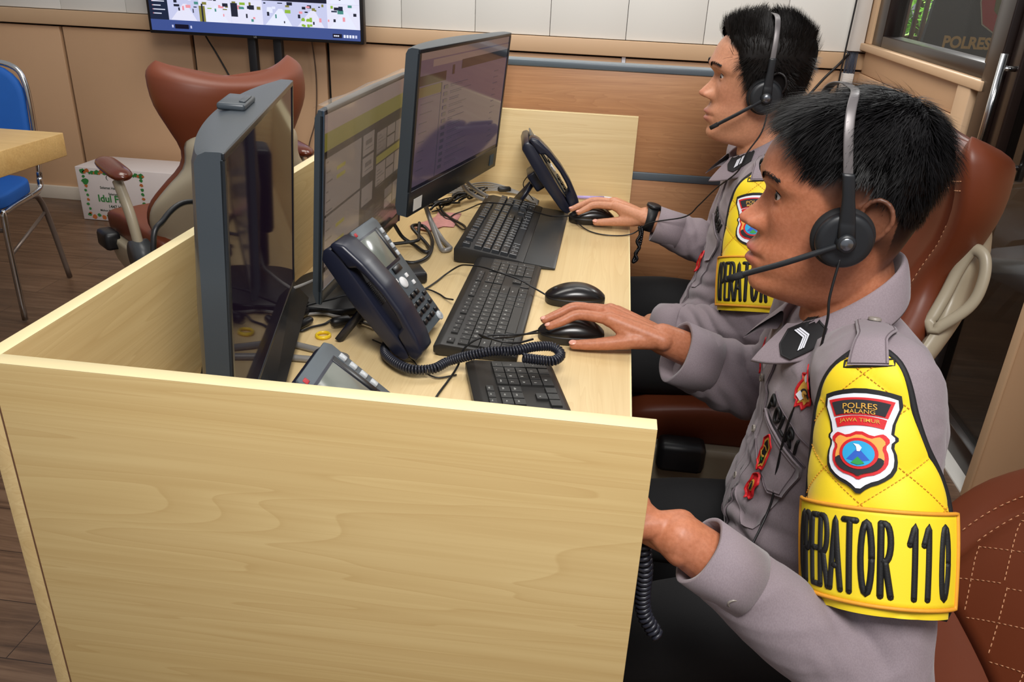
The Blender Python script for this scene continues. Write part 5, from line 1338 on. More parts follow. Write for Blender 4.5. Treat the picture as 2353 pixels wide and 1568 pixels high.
def collar(person, loc, N0, tilt, tip=.05, lean=0):
    """shirt collar: stand and folded leaf, open at the front"""
    b = MB(); L = []; N0 = V(N0)
    for k in range(61):
        bt = math.radians(22+(338-22)*k/60); c = math.cos(bt); s = math.sin(bt); back = (1-c)/2
        ft = max(0, 1-min(bt, 2*PI-bt)/math.radians(80))
        zt = N0.z+tilt*back; d = V((-c, -s, 0))
        ri, rt = .050+.004*abs(s), .056+.004*abs(s)
        rb = .072+.012*abs(s)**2+.038*ft; zb = zt-.050-tip*ft**1.3
        cx = V((N0.x+lean*back, N0.y, 0))
        row = []
        for r, z in ((ri, zt-.045), (ri, zt-.006), (ri+.002, zt), (rt, zt-.001), (rt+.004, zt-.008), ((rt+rb)/2+.002, (zt+zb)/2), (rb, zb), (rb-.002, zb-.001), ((rt+rb)/2-.003, (zt+zb)/2-.002), (rt, zt-.03)):
            row.append(cx+d*r+V((0, 0, z))-V(loc))
        L.append(row)
    b.grid(L); o = b.build('collar', M_shirt, person); m = o.modifiers.new('round', 'SUBSURF'); m.levels = 1; m.render_levels = 1
    e = evaluated(o); return BVHTree.FromPolygons([tuple(v.co+V(loc)) for v in e.vertices], [tuple(p.vertices) for p in e.polygons])
def headset(label, H, band_f, cup_r, boom_end, cable_pts, loc, top_z=.150, hw=.088, cup=(-.003, -.010), mid=0):
    t = thing('headset', label, 'headset', loc)
    R3 = H.M.to_3x3(); L = lambda p: (H.M @ V(p))-V(loc)
    cf, cz = cup; M_hs = mat('black_headset_plastic', '#1b1d20', .42, var=.05); M_hg = mat('grey_headband_steel', '#6d6868', .4, metal=.3, var=.05); M_pad = mat('black_foam_pad', '#0f0f11', .8, var=.1)
    def arc(a): # a: 0 left cup .. pi right cup
        return (band_f+(cf-band_f)*abs(math.cos(a))**2+mid*abs(math.sin(2*a)), math.copysign(hw*abs(math.cos(a))**.40+.008*abs(math.sin(2*a)), math.cos(a)), cz+(top_z-cz)*abs(math.sin(a))**.75)
    P = [L(arc(a)) for a in np.linspace(.30, PI-.30, 60)]
    fwd = (R3 @ V((1, 0, 0))).normalized()
    def strap(path, w_, th, name, m, par):
        b = MB(); rows = []; n = len(path)
        for i, p in enumerate(path):
            d = (path[min(i+1, n-1)]-path[max(i-1, 0)]).normalized(); o = fwd.cross(d).normalized(); ww = w_[i] if isinstance(w_, list) else w_
            rows.append([p+fwd*ww+o*th*.6, p+fwd*ww*.7+o*th, p-fwd*ww*.7+o*th, p-fwd*ww+o*th*.6, p-fwd*ww-o*th*.6, p-fwd*ww*.7-o*th, p+fwd*ww*.7-o*th, p+fwd*ww-o*th*.6])
        b.grid(rows, closev=True)
        for o in (0, (n-1)*8): b.f.append(tuple(o+i for i in range(8))); b.mi.append(0); b.sm.append(False)
        return b.build(name, m, par)
    strap(P, .0052, .0011, 'headband', M_hg, t)
    for sg in (1, -1):
        cuo = V((cf, sg*(hw), cz)); ax = (R3 @ V((0, sg, 0))).normalized(); q_ = ax.to_track_quat('Z', 'Y').to_matrix().to_4x4()
        a0 = np.linspace(.06, .40, 16); aa = a0 if sg > 0 else PI-a0
        pth = [L(arc(a)) + ax*.003 for a in aa]; pth = [L(cuo)+ax*.010]+pth
        strap(pth, [.0095-.0028*min(1, i/8) for i in range(len(pth))], .0035, 'slider_arm', M_hs, t)
        Mc = Matrix.Translation(L(cuo)-ax*.022) @ q_; r = cup_r
        MB().lathe([(r*.35, 0), (r*.9, 0), (r*1.08, .005), (r*1.10, .010), (r*1.03, .016), (r*.8, .018)], seg=44, M=Mc).build('ear_pad', M_pad, t)
        MB().lathe([(0, .026), (r*.72, .026), (r*.90, .0255), (r*.97, .0225), (r*.99, .018), (r*.98, .012), (0, .012)], seg=44, M=Mc).build('ear_cup', M_hs, t)
        Mh = Matrix.Translation(L(cuo)+ax*.004) @ q_
        MB().lathe([(0, .010), (.0085, .010), (.0105, .008), (.0115, .0), (.012, -.002)], seg=32, M=Mh).build('hub', M_hs, t)
        MB().lathe([(0, .0108), (.0062, .0108), (.0070, .0100)], seg=32, M=Mh).build('hub_disc', mat('spun_metal_disc', '#7f8388', .25, metal=.9), t)
    c0 = L((cf, hw, cz))+(R3 @ V((0, 1, 0)))*.009; e = V(boom_end)-V(loc)
    MB().tube(crom([c0, c0.lerp(e, .12), c0.lerp(e, .5)+V((0, -.003, 0)), c0.lerp(e, .8), e], 6), .0036, seg=10).build('boom', M_hs, t)
    MB().tube([c0.lerp(e, .86), e], [.0046, .0042], seg=10).build('microphone', M_pad, t)
    MB().tube(crom([V(p)-V(loc) for p in cable_pts], 8), .0016, seg=8).build('headset_cable', M_blackcable, t)
    return t
pr_b = {}
def officer(spec):
    loc = spec['loc']; dy = spec.get('dy', 0)
    pr = thing('person', spec['label'], 'person', loc)
    H = Head(spec['head'], spec['yaw'], spec['prof'], spec.get('sc', 1)); q0 = Head.surf(H, .42, .019)[0]; H.ex = q0-.0130; H.lid = spec.get('lid', .52)
    # ---- skin: head, neck, trunk under the shirt, arms and hands in one surface
    s = MB(); H.mesh(s)
    hc = V(spec['head']); nb = V(spec['neck'])
    limb(s, [hc+V((.012, 0, -.050)), hc.lerp(nb, .62)+V((.010, 0, 0)), nb], [.051, .0515, .056], seg=28)
    capsule(s, hc+V((.024, 0, -.050)), nb+V((.006, 0, .0)), .045, .050)
    capsule(s, nb, V(spec['pelvis'])+V((0, 0, .12)), .055, .06)
    for sd in ('L', 'R'):
        sh, el, wr = (V(spec['sh'+sd]), V(spec['el'+sd]), V(spec['wr'+sd])); capsule(s, nb+V((0, 0, -.05)), sh, .04, .035); capsule(s, sh, el, .036, .032)
        d = (wr-el).normalized(); limb(s, [el, el.lerp(wr, .35), el.lerp(wr, .8), wr], [.034, .038, .0285, .0265], seg=20)
        hand(s, wr, spec['wv'+sd], spec['f'+sd], spec['t'+sd], None)
    co, nr, fs = fuse(s, .0022, 3, .45)
    Mi = H.M.inverted(); A = np.array(Mi); loc4 = np.c_[co, np.ones(len(co))] @ A.T; f, l, z = loc4[:, 0], loc4[:, 1], loc4[:, 2]
    hd = (z > -.13) & (z < .14) & (np.abs(l) < .1) & (f > -.12)
    lip = np.exp(-((l/.0215)**4))*np.where(z > -.0618, np.exp(-((z+.0545)/.0062)**4), np.exp(-((z+.0700)/.0072)**4))*hd*(f > .085)
    nos = np.exp(-((np.abs(l)-.0075)/.0040)**4-((z+.0315)/.0028)**2)*hd*(f > .092)  # shade inside the nostrils, painted through the same mask as the stubble
    st = .8*nos+np.array([spec['stub'](a, b, c) if h else 0. for a, b, c, h in zip(f, l, z, hd)])
    fl = .35*np.exp(-((f-.118)/.012)**2-((z+.018)/.014)**2)*hd+.18*np.exp(-(((np.abs(l)-.05)/.02)**2+((z+.02)/.025)**2))*hd*(f > .03)
    mesh_obj('body', co, fs, spec['skin'], pr, loc, {'lip': np.clip(lip, 0, 1)*.75, 'stubble_nostril': np.clip(st, 0, 1), 'flush': np.clip(fl, 0, 1)})
    # ---- eyes, brows
    for sg in (-1, 1):
        e = H.M @ V((H.ex, sg*.0295, .0190)); g = (H.M.to_3x3() @ V((1, sg*.05, spec.get('gaze', -.12)))).normalized(); q_ = g.to_track_quat('Z', 'Y').to_matrix().to_4x4()
        b = MB(); b.ell((0, 0, 0), (.0122, .0122, .0122), 0)
        b.lathe([(0, .01245), (.0026, .0124), (.0056, .0112), (.0060, .0106)], 1, 24)
        for i, p in enumerate(b.v): b.v[i] = tuple(q_ @ V(p)+e-V(loc))
        b.build('eye', [M_eyew, M_iris], pr)
        P_ = []
        for k in range(15):
            a = -1.2+2.4*k/14; e0 = H.lid*max(0, math.cos(a*1.12))-.05*sg*a+.02; P_.append(H.M @ (V((H.ex, sg*.0295, .0190))+V((math.cos(a)*math.cos(e0), math.sin(a)*math.cos(e0), math.sin(e0)))*.0146)-V(loc))
        MB().tube(P_, [.0004+.0006*math.sin(PI*k/14) for k in range(15)], seg=6).build('eyelashes', M_hair, pr)
        rr = random.Random(3+sg); R_ = []
        for k in range(230):
            u = rr.random(); ll = .0175+.0325*u; zz = .0375+.0065*math.sin(min(1, u*1.35)*PI*.62)-.0065*max(0, u-.6)+rr.gauss(0, .0017)*(1-.5*u)
            th = math.asin(min(.98, ll/.078)); best = None
            p = H.point(sg*th, zz); 
            for _ in range(4): th *= ll/max(.004, abs(p.y)); p = H.point(sg*th, zz)
            n = (V((p.x*.7, p.y, .1))).normalized(); d = V((-.25*u, sg*(.55+.4*u), .55-.75*u)).normalized(); ln = .0075
            R_.append(([H.M @ (p+n*.0012), H.M @ (p+n*.0022+d*ln*.5), H.M @ (p+n*.0016+d*ln)], H.M.to_3x3() @ n))
        v, fc = strands(R_, .00042); mb = MB(); mb.add([tuple(p-V(loc)) for p in v], fc); 
        me = bpy.data.meshes.new('eyebrow'); me.from_pydata(mb.v, [], mb.f); me.materials.append(M_hair); o = bpy.data.objects.new('eyebrow', me); COL.objects.link(o); o.parent = pr
    # ---- fingernails
    nl = MB()
    for sd in 'LR':
        for fg, r in [(x, .0052) for x in spec['f'+sd]]+[(spec['t'+sd], .0066)]:
            a, b_ = V(fg[-2]), V(fg[-1]); d = (b_-a).normalized(); up = V(spec.get('nail'+sd, (0, 0, 1))) if len(fg) and fg is not spec['t'+sd] else V(spec['tn'+sd])
            up = (up-d*up.dot(d)).normalized(); x_ = d.cross(up); R_ = Matrix((x_, d, up)).transposed(); rt = .0082 if fg is spec['t'+sd] else .0066; nl.ell(b_+up*(rt-.0011)+d*.0015-V(loc), (r*.80, r*1.05, .0017), rot=R_, nu=14, nv=8)
    nl.build('fingernails', mat('fingernail', '#d99c88', .25, var=.03), pr)
    # ---- shirt
    m = MB(); X, Yv = V((1, 0, 0)), V((0, 1, 0))
    loft(m, [(V(c), (X, a), (Yv, b_)) for c, a, b_ in spec['torso']], 44, .86)
    for sd in ('L', 'R'):
        sh, el, wr = (V(spec['sh'+sd]), V(spec['el'+sd]), V(spec['wr'+sd])); c = V(spec['cuf'+sd])
        limb(m, [nb+V((.018, 0, -.066)), nb.lerp(sh, .55)+V((.004, 0, -.022)), sh], [.050, .061, .066], seg=24)
        rs_ = spec['slv'+sd]
        limb(m, [sh, sh.lerp(el, .5)+V((0, 0, 0)), el], [rs_[0], rs_[1], rs_[2]], seg=26)
        limb(m, [el, el.lerp(c, .45)+V((0, 0, -.010)), c], [rs_[2]*.98, rs_[3], rs_[4]], seg=26, ends=False)
    shirt, bvh = shirt_mesh(pr, loc, m, folds=spec['folds'])
    for sd in ('L', 'R'):
        c = V(spec['cuf'+sd]); el = V(spec['el'+sd]); d = (V(spec['wr'+sd])-el).normalized(); cuff(pr, loc, c-d*.035, d, spec['slv'+sd][4]*1.0, .062, btn=spec.get('btn'+sd))
    cbv = collar(pr, loc, spec['collar'], spec['ctilt'], spec.get('tip', .045), spec.get('lean', .015))
    # ---- trousers and shoes
    t = MB(); pv = V(spec['pelvis'])
    t.ell(pv, (.12, .17, .085)); 
    for hip, kn, an in spec['legs']:
        limb(t, [hip, V(hip).lerp(V(kn), .5)+V((0, 0, .01)), kn], [.088*spec.get('tr', 1), .080*spec.get('tr', 1), .066*spec.get('tr', 1)], seg=24); limb(t, [kn, V(kn).lerp(V(an), .4)+V((.01, 0, 0)), an], [.064, .060, .048], seg=22)
    tc, tn, tf = fuse(t, .007, 4); mesh_obj('trousers', tc, tf, M_trouser, pr, loc)
    sh_ = MB()
    for hip, kn, an in spec['legs']:
        a = V(an); capsule(sh_, (a.x+.02, a.y, .045), (a.x-.02, a.y, .055), .042, .045); capsule(sh_, (a.x, a.y, .045), (a.x-.15, a.y, .035), .042, .030)
    sc_, sn_, sf_ = fuse(sh_, .006, 3); mesh_obj('shoes', sc_, sf_, mat('black_shoe_leather', '#0d0d0e', .3), pr, loc)
    pr_b[spec['label']] = cbv
    return pr, H, bvh
T6 = lambda *a: list(a)
# ================================================================= near officer
def stubN(f, l, z):
    a = abs(l)
    if a < .035 and f > 0 and z < .09: 
        return .10*math.exp(-((z+.046)/.006)**2)*(a < .022)
    top = 1. if (z > .088) else 0
    side = 1/(1+math.exp((f-lerp_tab([(-.08, -.055), (-.03, -.035), (-.012, -.012), (0, .018), (.02, .030), (.045, .052), (.07, .066), (.095, .085)], z)[0])/.0022))
    dens_ = lerp_tab([(-.075, 0), (-.06, .55), (-.02, .80), (0, .62), (.02, .66), (.04, .82), (.055, .97), (.07, 1)], z)[0]
    if f < -.05: dens_ = max(dens_, lerp_tab([(-.075, 0), (-.05, .6), (-.02, .95), (0, 1)], z)[0])
    return max(top, side*dens_)
def maskN(p):
    f, l, z = p
    if f > .06 and z < .100: return 0
    return max(0, min(1, (1 if z > .096 else 0)+1/(1+math.exp((f-lerp_tab([(-.08, -.06), (-.03, -.045), (0, -.03), (.03, .00), (.045, .045), (.07, .062), (.095, .078)], z)[0])/.003))))*(1 if z > lerp_tab([(-.1, .0), (-.06, .005), (-.03, .036), (.0, .052), (.05, .055), (.1, .06)], f)[0] else 0)
def thickN(p):
    f, l, z = p
    t = .003+.026*float(sstep((z-(.055 if f > -.03 else .025))/.045)); 
    t += .004*(z > .09); return t*(1-.55*math.exp(-((f-.014-.010*max(0, z)/.15)/.0085)**2))*(1-.25*max(0, f)/.09)
def flowN(p, n):
    d = V((p.x+.055, p.y*1.2, -.1-.0*p.z)); 
    if p.x > -.05: d += V((.10, 0, -.04))
    else: d += V((-.02, 0, -.16))
    if abs(p.y) > .055: d += V((.0, 0, -.12))
    return d
def lenN(p): return .010 if p.z < .03 else (.036 if p.x > -.03 else .019) if p.z > .085 else (.026 if p.z > .065 else .018)
near = dict(label='person nearer the camera in grey uniform shirt with yellow armband, right hand on a mouse', loc=(.33, .37, 0),
    head=(.222, .37, 1.078), yaw=math.radians(-3), prof=PROF, skin=M_skinN, stub=stubN, gaze=-.05,
    neck=(.256, .372, .935), pelvis=(.345, .37, .515),
    shL=(.252, .187, .925), elL=(.272, .040, .655), wrL=(.045, .060, .796), cufL=(.088, .054, .772),
    shR=(.275, .545, .925), elR=(.262, .645, .688), wrR=(.050, .613, .776), cufR=(.100, .622, .742),
    slvL=(.066, .060, .054, .048, .0385), slvR=(.064, .060, .064, .062, .054),
    wvL=(0, .022, .018), wvR=(0, .034, -.006),
    fR=[[(-.042, .606, .806), (-.092, .614, .806), (-.118, .604, .796), (-.140, .598, .787)], [(-.046, .628, .809), (-.098, .640, .809), (-.126, .628, .799), (-.150, .619, .789)],
        [(-.040, .650, .804), (-.086, .664, .798), (-.112, .662, .784), (-.128, .658, .770)], [(-.028, .668, .794), (-.066, .684, .780), (-.086, .686, .768), (-.098, .684, .760)]],
    tR=[(.004, .592, .778), (-.034, .588, .771), (-.068, .586, .766), (-.096, .586, .763)], tnR=(0, -.55, .85), nailR=(0, -.25, 1),
    fL=[[(-.045, .110, .835), (-.085, .132, .828), (-.105, .148, .812), (-.118, .158, .796)], [(-.048, .090, .832), (-.092, .108, .824), (-.114, .120, .806), (-.126, .130, .788)],
        [(-.046, .070, .822), (-.090, .082, .812), (-.110, .090, .796), (-.120, .098, .784)], [(-.040, .048, .806), (-.074, .056, .798), (-.090, .062, .788), (-.100, .066, .780)]],
    tL=[(.005, .085, .785), (-.020, .108, .778), (-.045, .128, .775), (-.065, .145, .775)], tnL=(0, .5, .8),
    torso=[((.318, .37, .50), .135, .172), ((.305, .37, .56), .142, .175), ((.290, .37, .63), .138, .170), ((.288, .37, .70), .120, .160), ((.290, .37, .77), .112, .165), ((.282, .37, .84), .108, .178), ((.276, .37, .90), .094, .170), ((.268, .37, .938), .062, .115)],
    folds=[((.22, .09, .70), .11, (1, .2, .6), 120, .013), ((.22, .62, .70), .13, (1, .1, .5), 110, .013), ((.19, .33, .62), .16, (.1, .3, 1), 90, .011), ((.23, .22, .88), .09, (1, 0, .3), 110, .007), ((.26, .36, .80), .16, (.3, .6, 1), 70, .005)],
    collar=(.232, .372, .928), ctilt=.102, tip=.004, lean=.022, btnL=(.2, -1, -.25),
    tr=.92, legs=[((.32, .27, .515), (-.05, .22, .475), (-.06, .22, .09)), ((.32, .48, .510), (-.06, .52, .460), (-.05, .52, .09))])
if True:
    pN, HN, bvN = officer(near); locN = near['loc']
    make_hair(HN, maskN, thickN, flowN, lenN, 26000, 'hair', M_hair, pN, locN, lift=.13, width=.00055, seed=4, spread=.30, gap=.4)
    PN = armband(pN, locN, (.254, .185, .930), (.266, .048, .69), .0715)
# ================================================================= far officer
def stubF(f, l, z):
    a = abs(l)
    if a < .04 and f > 0 and z < .096: return .08*math.exp(-((z+.046)/.006)**2)*(a < .022)
    side = 1/(1+math.exp((f-lerp_tab([(-.08, -.05), (-.035, -.03), (-.018, .018), (0, .038), (.02, .046), (.045, .055), (.07, .060), (.097, .088)], z)[0])/.002))
    return max(1. if z > .098 else 0, side)*(1 if z > -.075 else 0)
def maskF(p):
    f, l, z = p
    if f > .075 and z < .099: return 0
    return max(0, min(1, (1 if z > .101 else 0)+1/(1+math.exp((f-lerp_tab([(-.08, -.06), (-.035, -.04), (-.018, .010), (0, .030), (.02, .040), (.045, .052), (.07, .058), (.097, .086)], z)[0])/.0022))))*(1 if z > lerp_tab([(-.1, -.07), (-.05, -.07), (-.02, -.02), (.01, -.012), (.03, -.018), (.05, .0)], f)[0] else 0)*(0 if (-.035 < f < .006 and z < .035 and z > -.06) else 1)
def thickF(p):
    f, l, z = p
    t = .006+.022*float(sstep((z-.02)/.07))
    if f > .02 and z < .05: t = .005
    return t*(1-.85*math.exp(-((f+.004)/.0085)**2)*float(sstep((z-.07)/.04)))
def flowF(p, n):
    if p.z < .06: return V((.25 if p.x > 0 else -.5, 0, -1))
    return V((.6*p.x+.03, .3*p.y, .5))
def lenF(p): return .022 if p.z > .06 else (.022 if p.x > .01 else .012)
sx = 0.0
far = dict(label='person farther away in grey uniform shirt, wearing a wristwatch, seated by the brown partition', loc=(.33, 1.165, 0),
    head=(.228, 1.165, 1.125), yaw=math.radians(2), prof=[(z, x+(.003 if .03 < z < .06 else 0)-(.002 if -.11 < z < -.065 else 0)) for z, x in PROF], skin=M_skinF, stub=stubF, gaze=-.22,
    neck=(.262, 1.165, .985), pelvis=(.335, 1.13, .545),
    shL=(.256, .975, .940), elL=(.262, .872, .70), wrL=(.060, .985, .640), cufL=(.098, .965, .652),
    shR=(.275, 1.335, .955), elR=(.232, 1.300, .735), wrR=(.036, 1.305, .786), cufR=(.085, 1.285, .772),
    slvL=(.064, .060, .060, .056, .046), slvR=(.062, .056, .055, .051, .043),
    wvL=(0, .03, 0), wvR=(0, .030, -.004),
    fR=[[(-.040, 1.318, .806), (-.090, 1.322, .804), (-.110, 1.312, .796), (-.128, 1.304, .787)], [(-.046, 1.342, .809), (-.094, 1.350, .807), (-.122, 1.335, .799), (-.147, 1.322, .789)],
        [(-.040, 1.362, .804), (-.082, 1.376, .796), (-.108, 1.374, .782), (-.122, 1.370, .768)], [(-.028, 1.380, .792), (-.060, 1.396, .778), (-.080, 1.398, .766), (-.092, 1.396, .760)]],
    tR=[(.002, 1.300, .778), (-.030, 1.303, .772), (-.060, 1.304, .768), (-.084, 1.304, .765)], tnR=(0, -.55, .85), nailR=(0, -.25, 1),
    fL=[[(-.03, 1.00, .635), (-.07, 1.005, .625), (-.09, 1.006, .61), (-.10, 1.006, .60)], [(-.03, .98, .638), (-.075, .982, .626), (-.095, .982, .61), (-.105, .982, .60)], [(-.03, .96, .635), (-.07, .96, .622), (-.09, .96, .61), (-.10, .96, .60)], [(-.025, .942, .63), (-.06, .938, .618), (-.075, .938, .608), (-.085, .938, .60)]],
    tL=[(.03, 1.02, .63), (.0, 1.035, .625), (-.03, 1.038, .618), (-.05, 1.038, .61)], tnL=(0, 0, 1),
    torso=[((.318, 1.145, .50), .135, .165), ((.295, 1.145, .56), .150, .170), ((.282, 1.145, .63), .145, .168), ((.285, 1.15, .71), .120, .160), ((.288, 1.155, .79), .108, .165), ((.288, 1.16, .87), .104, .178), ((.290, 1.162, .94), .092, .168), ((.280, 1.165, .982), .064, .110)],
    folds=[((.20, .92, .68), .13, (1, .2, .6), 110, .014), ((.20, 1.27, .75), .12, (1, .1, .3), 110, .012), ((.17, 1.1, .62), .17, (.1, .3, 1), 85, .013)],
    collar=(.242, 1.165, .976), ctilt=.085, tip=.004, lean=.020,
    legs=[((.30, 1.03, .545), (-.04, .95, .56), (-.05, .95, .09)), ((.30, 1.26, .545), (-.05, 1.30, .56), (-.05, 1.30, .09))])
if True:
    pF, HF, bvF = officer(far); locF = far['loc']
    make_hair(HF, maskF, thickF, flowF, lenF, 15000, 'hair', M_hair2, pF, locF, lift=1.3, curl=.1, width=.00055, seed=9, segs=3, gap=-.004)
    PF = armband(pF, locF, (.240, .975, .940), (.248, .873, .69), .067, th0=18)
headset("black headset with boom microphone on the near officer's head", HN, .018, .0325, (.089, .300, 1.002), [(.205, .272, 1.050), (.200, .262, 1.004), (.202, .258, .974), (.200, .262, .906), (.186, .266, .838), (.185, .270, .762), (.185, .262, .722), (.175, .245, .693), (.150, .2, .665)], locN, top_z=.146, hw=.097, cup=(.011, -.010), mid=.016)
headset("black headset with boom microphone on the far officer's head", HF, -.004, .0325, (.135, 1.095, 1.045), [(.240, 1.068, 1.107), (.235, 1.068, 1.05), (.212, 1.068, 1.004), (.200, 1.075, .963), (.170, 1.13, .913), (.145, 1.19, .857), (.12, 1.215, .821), (.045, 1.25, .790), (.004, 1.26, .756), (-.05, 1.245, .753), (-.10, 1.27, .753), (-.14, 1.33, .76)], locF, top_z=.142, hw=.094, cup=(.000, -.010))
# ================================================================= insignia, pockets, epaulettes
FLAME = [(0, -.030), (.004, -.022), (.009, -.025), (.010, -.017), (.014, -.012), (.013, -.002), (.017, .004), (.016, .012), (.019, .018), (.013, .022), (.008, .018), (.004, .021), (.000, .019), (-.003, .027), (-.007, .030), (-.008, .022), (-.011, .019), (-.010, .013), (-.016, .008), (-.011, .004), (-.012, -.004), (-.011, -.014), (-.006, -.022), (-.003, -.021)]
SHIELD = [(0, -.026), (.004, -.020), (.010, -.018), (.011, -.006), (.009, .004), (.011, .014), (.006, .018), (.003, .022), (0, .024), (-.004, .021), (-.008, .016), (-.011, .012), (-.009, .002), (-.011, -.008), (-.009, -.018), (-.004, -.019)]
def sc(o, k, dx=0, dy=0, ky=None): return [(x*k+dx, y*(ky or k)+dy) for x, y in o]
def badge(pj, outline, cx, cy, rot, inner, name, parent, loc, label=None):
    c, s_ = math.cos(rot), math.sin(rot); R_ = lambda p: (cx+p[0]*c-p[1]*s_, cy+p[0]*s_+p[1]*c, p[2] if len(p) > 2 else 0)
    parts = []; d = dens(outline, .0025); v, f = poly_fill(d, 5, .0010); parts.append(([R_(p) for p in v], f, 0))
    v, f = ring_strip(d, .0013, .0024); parts.append(([R_((p[0], p[1], p[2]+.0006)) for p in v], f, 0))
    for k, (o, mi) in enumerate(inner):
        v, f = poly_fill(dens(o, .002), 3, .0018+.0006*k); parts.append(([R_(p) for p in v], f, mi))
    o = mapped(parts, pj, name, [M_red, M_gold2, M_blet, M_whe, M_grn, M_grey_thread], parent, loc, .0012)
    if label: o['label'] = label
    return o
def swirl(cx, cy, r, a0, a1, w_): 
    o = [(cx+(r+w_)*math.cos(a0+(a1-a0)*k/10), cy+(r+w_)*math.sin(a0+(a1-a0)*k/10)) for k in range(11)]
    return o+[(cx+(r-w_)*math.cos(a1+(a0-a1)*k/10), cy+(r-w_)*math.sin(a1+(a0-a1)*k/10)) for k in range(11)]
def flap(pj, outline, name, parent, loc, lift=.004, th=.0022):
    d = dens(outline, .005); v, f = poly_fill(d, 7, th); n = len(d); b = len(v)-n; nv = len(v)
    v2 = v+[(x, y, -.001) for x, y, z in v[b:]]; f2 = f+[(b+k, b+(k+1) % n, nv+(k+1) % n, nv+k) for k in range(n)]
    o = mapped([(v2, f2, 0)], pj, name, [M_shirt], parent, loc, lift)
    return o
def seam(pj, pts, parent, loc, name='seam', m=None, r=.0008, off=.0012):
    P2 = []
    for (x0, y0), (x1, y1) in zip(pts, pts[1:]):
        n = max(1, int(math.hypot(x1-x0, y1-y0)/.006)); P2 += [(x0+(x1-x0)*k/n, y0+(y1-y0)*k/n) for k in range(n)]
    P2.append(pts[-1]); return MB().tube([pj((x, y), off)-V(loc) for x, y in P2], r, seg=6).build(name, m or M_seamc, parent)
def button(parent, loc, p, n, r=.0075):
    q_ = V(n).normalized().to_track_quat('Z', 'Y').to_matrix().to_4x4()
    o = MB().lathe([(0, .0022), (r*.62, .0022), (r*.78, .0034), (r*.94, .0030), (r, .0012), (r, 0)], seg=28, M=Matrix.Translation(V(p)-V(loc)) @ q_)
    for a in (0, 1, 2, 3): o.tube([Matrix.Translation(V(p)-V(loc)) @ q_ @ V((.0016*math.cos(a*PI/2+.7), .0016*math.sin(a*PI/2+.7), .0020)), Matrix.Translation(V(p)-V(loc)) @ q_ @ V((.0016*math.cos(a*PI/2+.7), .0016*math.sin(a*PI/2+.7), .0026))], .0007, seg=6, mi=1)
    return o.build('button', [M_button, M_grey_thread], parent)
def epaulette(parent, loc, bvh, A, B, wA, wB, Pb, sgn=1):
    A, B = V(A), V(B); y = (A-B); y.z = 0; L_ = y.length; pj = Proj(bvh, (A+B)/2+V((0, 0, .03)), y.cross(V((0, 0, 1))), y)
    G = []; Gb = []
    for j in range(25):
        v = j/24; yy = -L_/2+L_*v; w_ = wB+(wA-wB)*v; lift = .0045+.013*float(sstep(np.array(1-v*2.2)))
        k = float(sstep(np.array((.62-v)/.30))); kk = 1 if v < .96 else (.8 if v > .99 else .95); row = []
        for x in np.linspace(-w_/2, w_/2, 11):
            a = pj((x*kk, yy, 0), .0045)-V(loc); b_ = Pb((.004+x*.85, .141+.075*v, .0085))-V(loc); row.append(a.lerp(b_, k))
        G.append(row); Gb.append([p-V((0, 0, .0028)) for p in row])
    G2 = [g+h[::-1] for g, h in zip(G, Gb)]
    b = MB().grid(G2, closev=True); o = b.build('epaulette', M_shirt, parent)
    for xx in (-.42, .42): MB().tube([g[5].lerp(g[0 if xx < 0 else 10], .86)+V((0, 0, .0004)) for g in G], .0006, seg=5).build('seam', M_seamc, o)
    c = G[22][5]+V(loc)+V((0, 0, .0005)); n = (G[22][0]-G[22][10]).cross(G[20][5]-G[23][5]); n = n if n.z > 0 else -n
    button(o, loc, c, n)
    return o
# ---- near officer
pc = Proj(bvN, (.188, .282, .818), (.025, -.071, -.024), (0, 0, 1))
stroke_letters([(c, x, 0) for c, x in zip('POLRI', (-.038, -.019, .000, .019, .035))], lambda p, o: pc(p, .0022), .0145, .024, .0021, 'chest_lettering', M_blet, pN, 0, locN)
fl = flap(pc, [(-.050, -.020), (.054, -.018), (.058, -.030), (.056, -.074), (.034, -.092), (-.048, -.078), (-.054, -.030)], 'pocket_flap', pN, locN, .005)
seam(pc, [(-.050, -.017), (.055, -.015)], pN, locN); seam(pc, [(-.046, .016), (.062, .018)], pN, locN); seam(pc, [(-.046, -.024), (.050, -.023), (.052, -.072), (.033, -.087), (-.044, -.074)], fl, locN, 'seam', None, .0006, .0078)
pk = flap(pc, [(-.046, -.070), (.050, -.070), (.050, -.150), (.030, -.166), (-.030, -.164), (-.046, -.146)], 'chest_pocket', pN, locN, .0015, .0015)
pb1 = Proj(bvN, (.199, .257, .887), (.30, -.90, -.10), (.10, 0, 1))
badge(lambda p, o: pb1((p[0]*1.25,)+tuple(p[1:]), o), FLAME, 0, 0, -.10, [(sc(FLAME, .80), 1), (swirl(-.004, .010, .005, .2, 4.6, .0016), 3), (swirl(.009, .011, .004, 2.2, 5.6, .0015), 0), (swirl(.003, -.008, .006, 0, 3.6, .0017), 5), ([(-.006, -.016), (.002, -.018), (.004, -.010), (-.005, -.008)], 3), (swirl(.004, -.007, .004, 1, 5, .0012), 1)], 'gold_flame_badge', pN, locN, 'red and gold flame-shaped badge')
badge(lambda p, o: pc(p, .0088), sc(SHIELD, 1.02, 0, 0, 1.25), -.004, -.054, .12, [(sc(SHIELD, .78, 0, 0, 1.05), 1), (sc(SHIELD, .52, 0, 0, .9), 2), ([(-.001, -.014), (.004, -.012), (.003, -.008), (-.002, -.009)], 4), (swirl(0, .004, .0055, .4, 2.8, .0012), 1), (swirl(0, .000, .0060, 3.4, 6, .0010), 1)], 'red_black_badge', fl, locN)
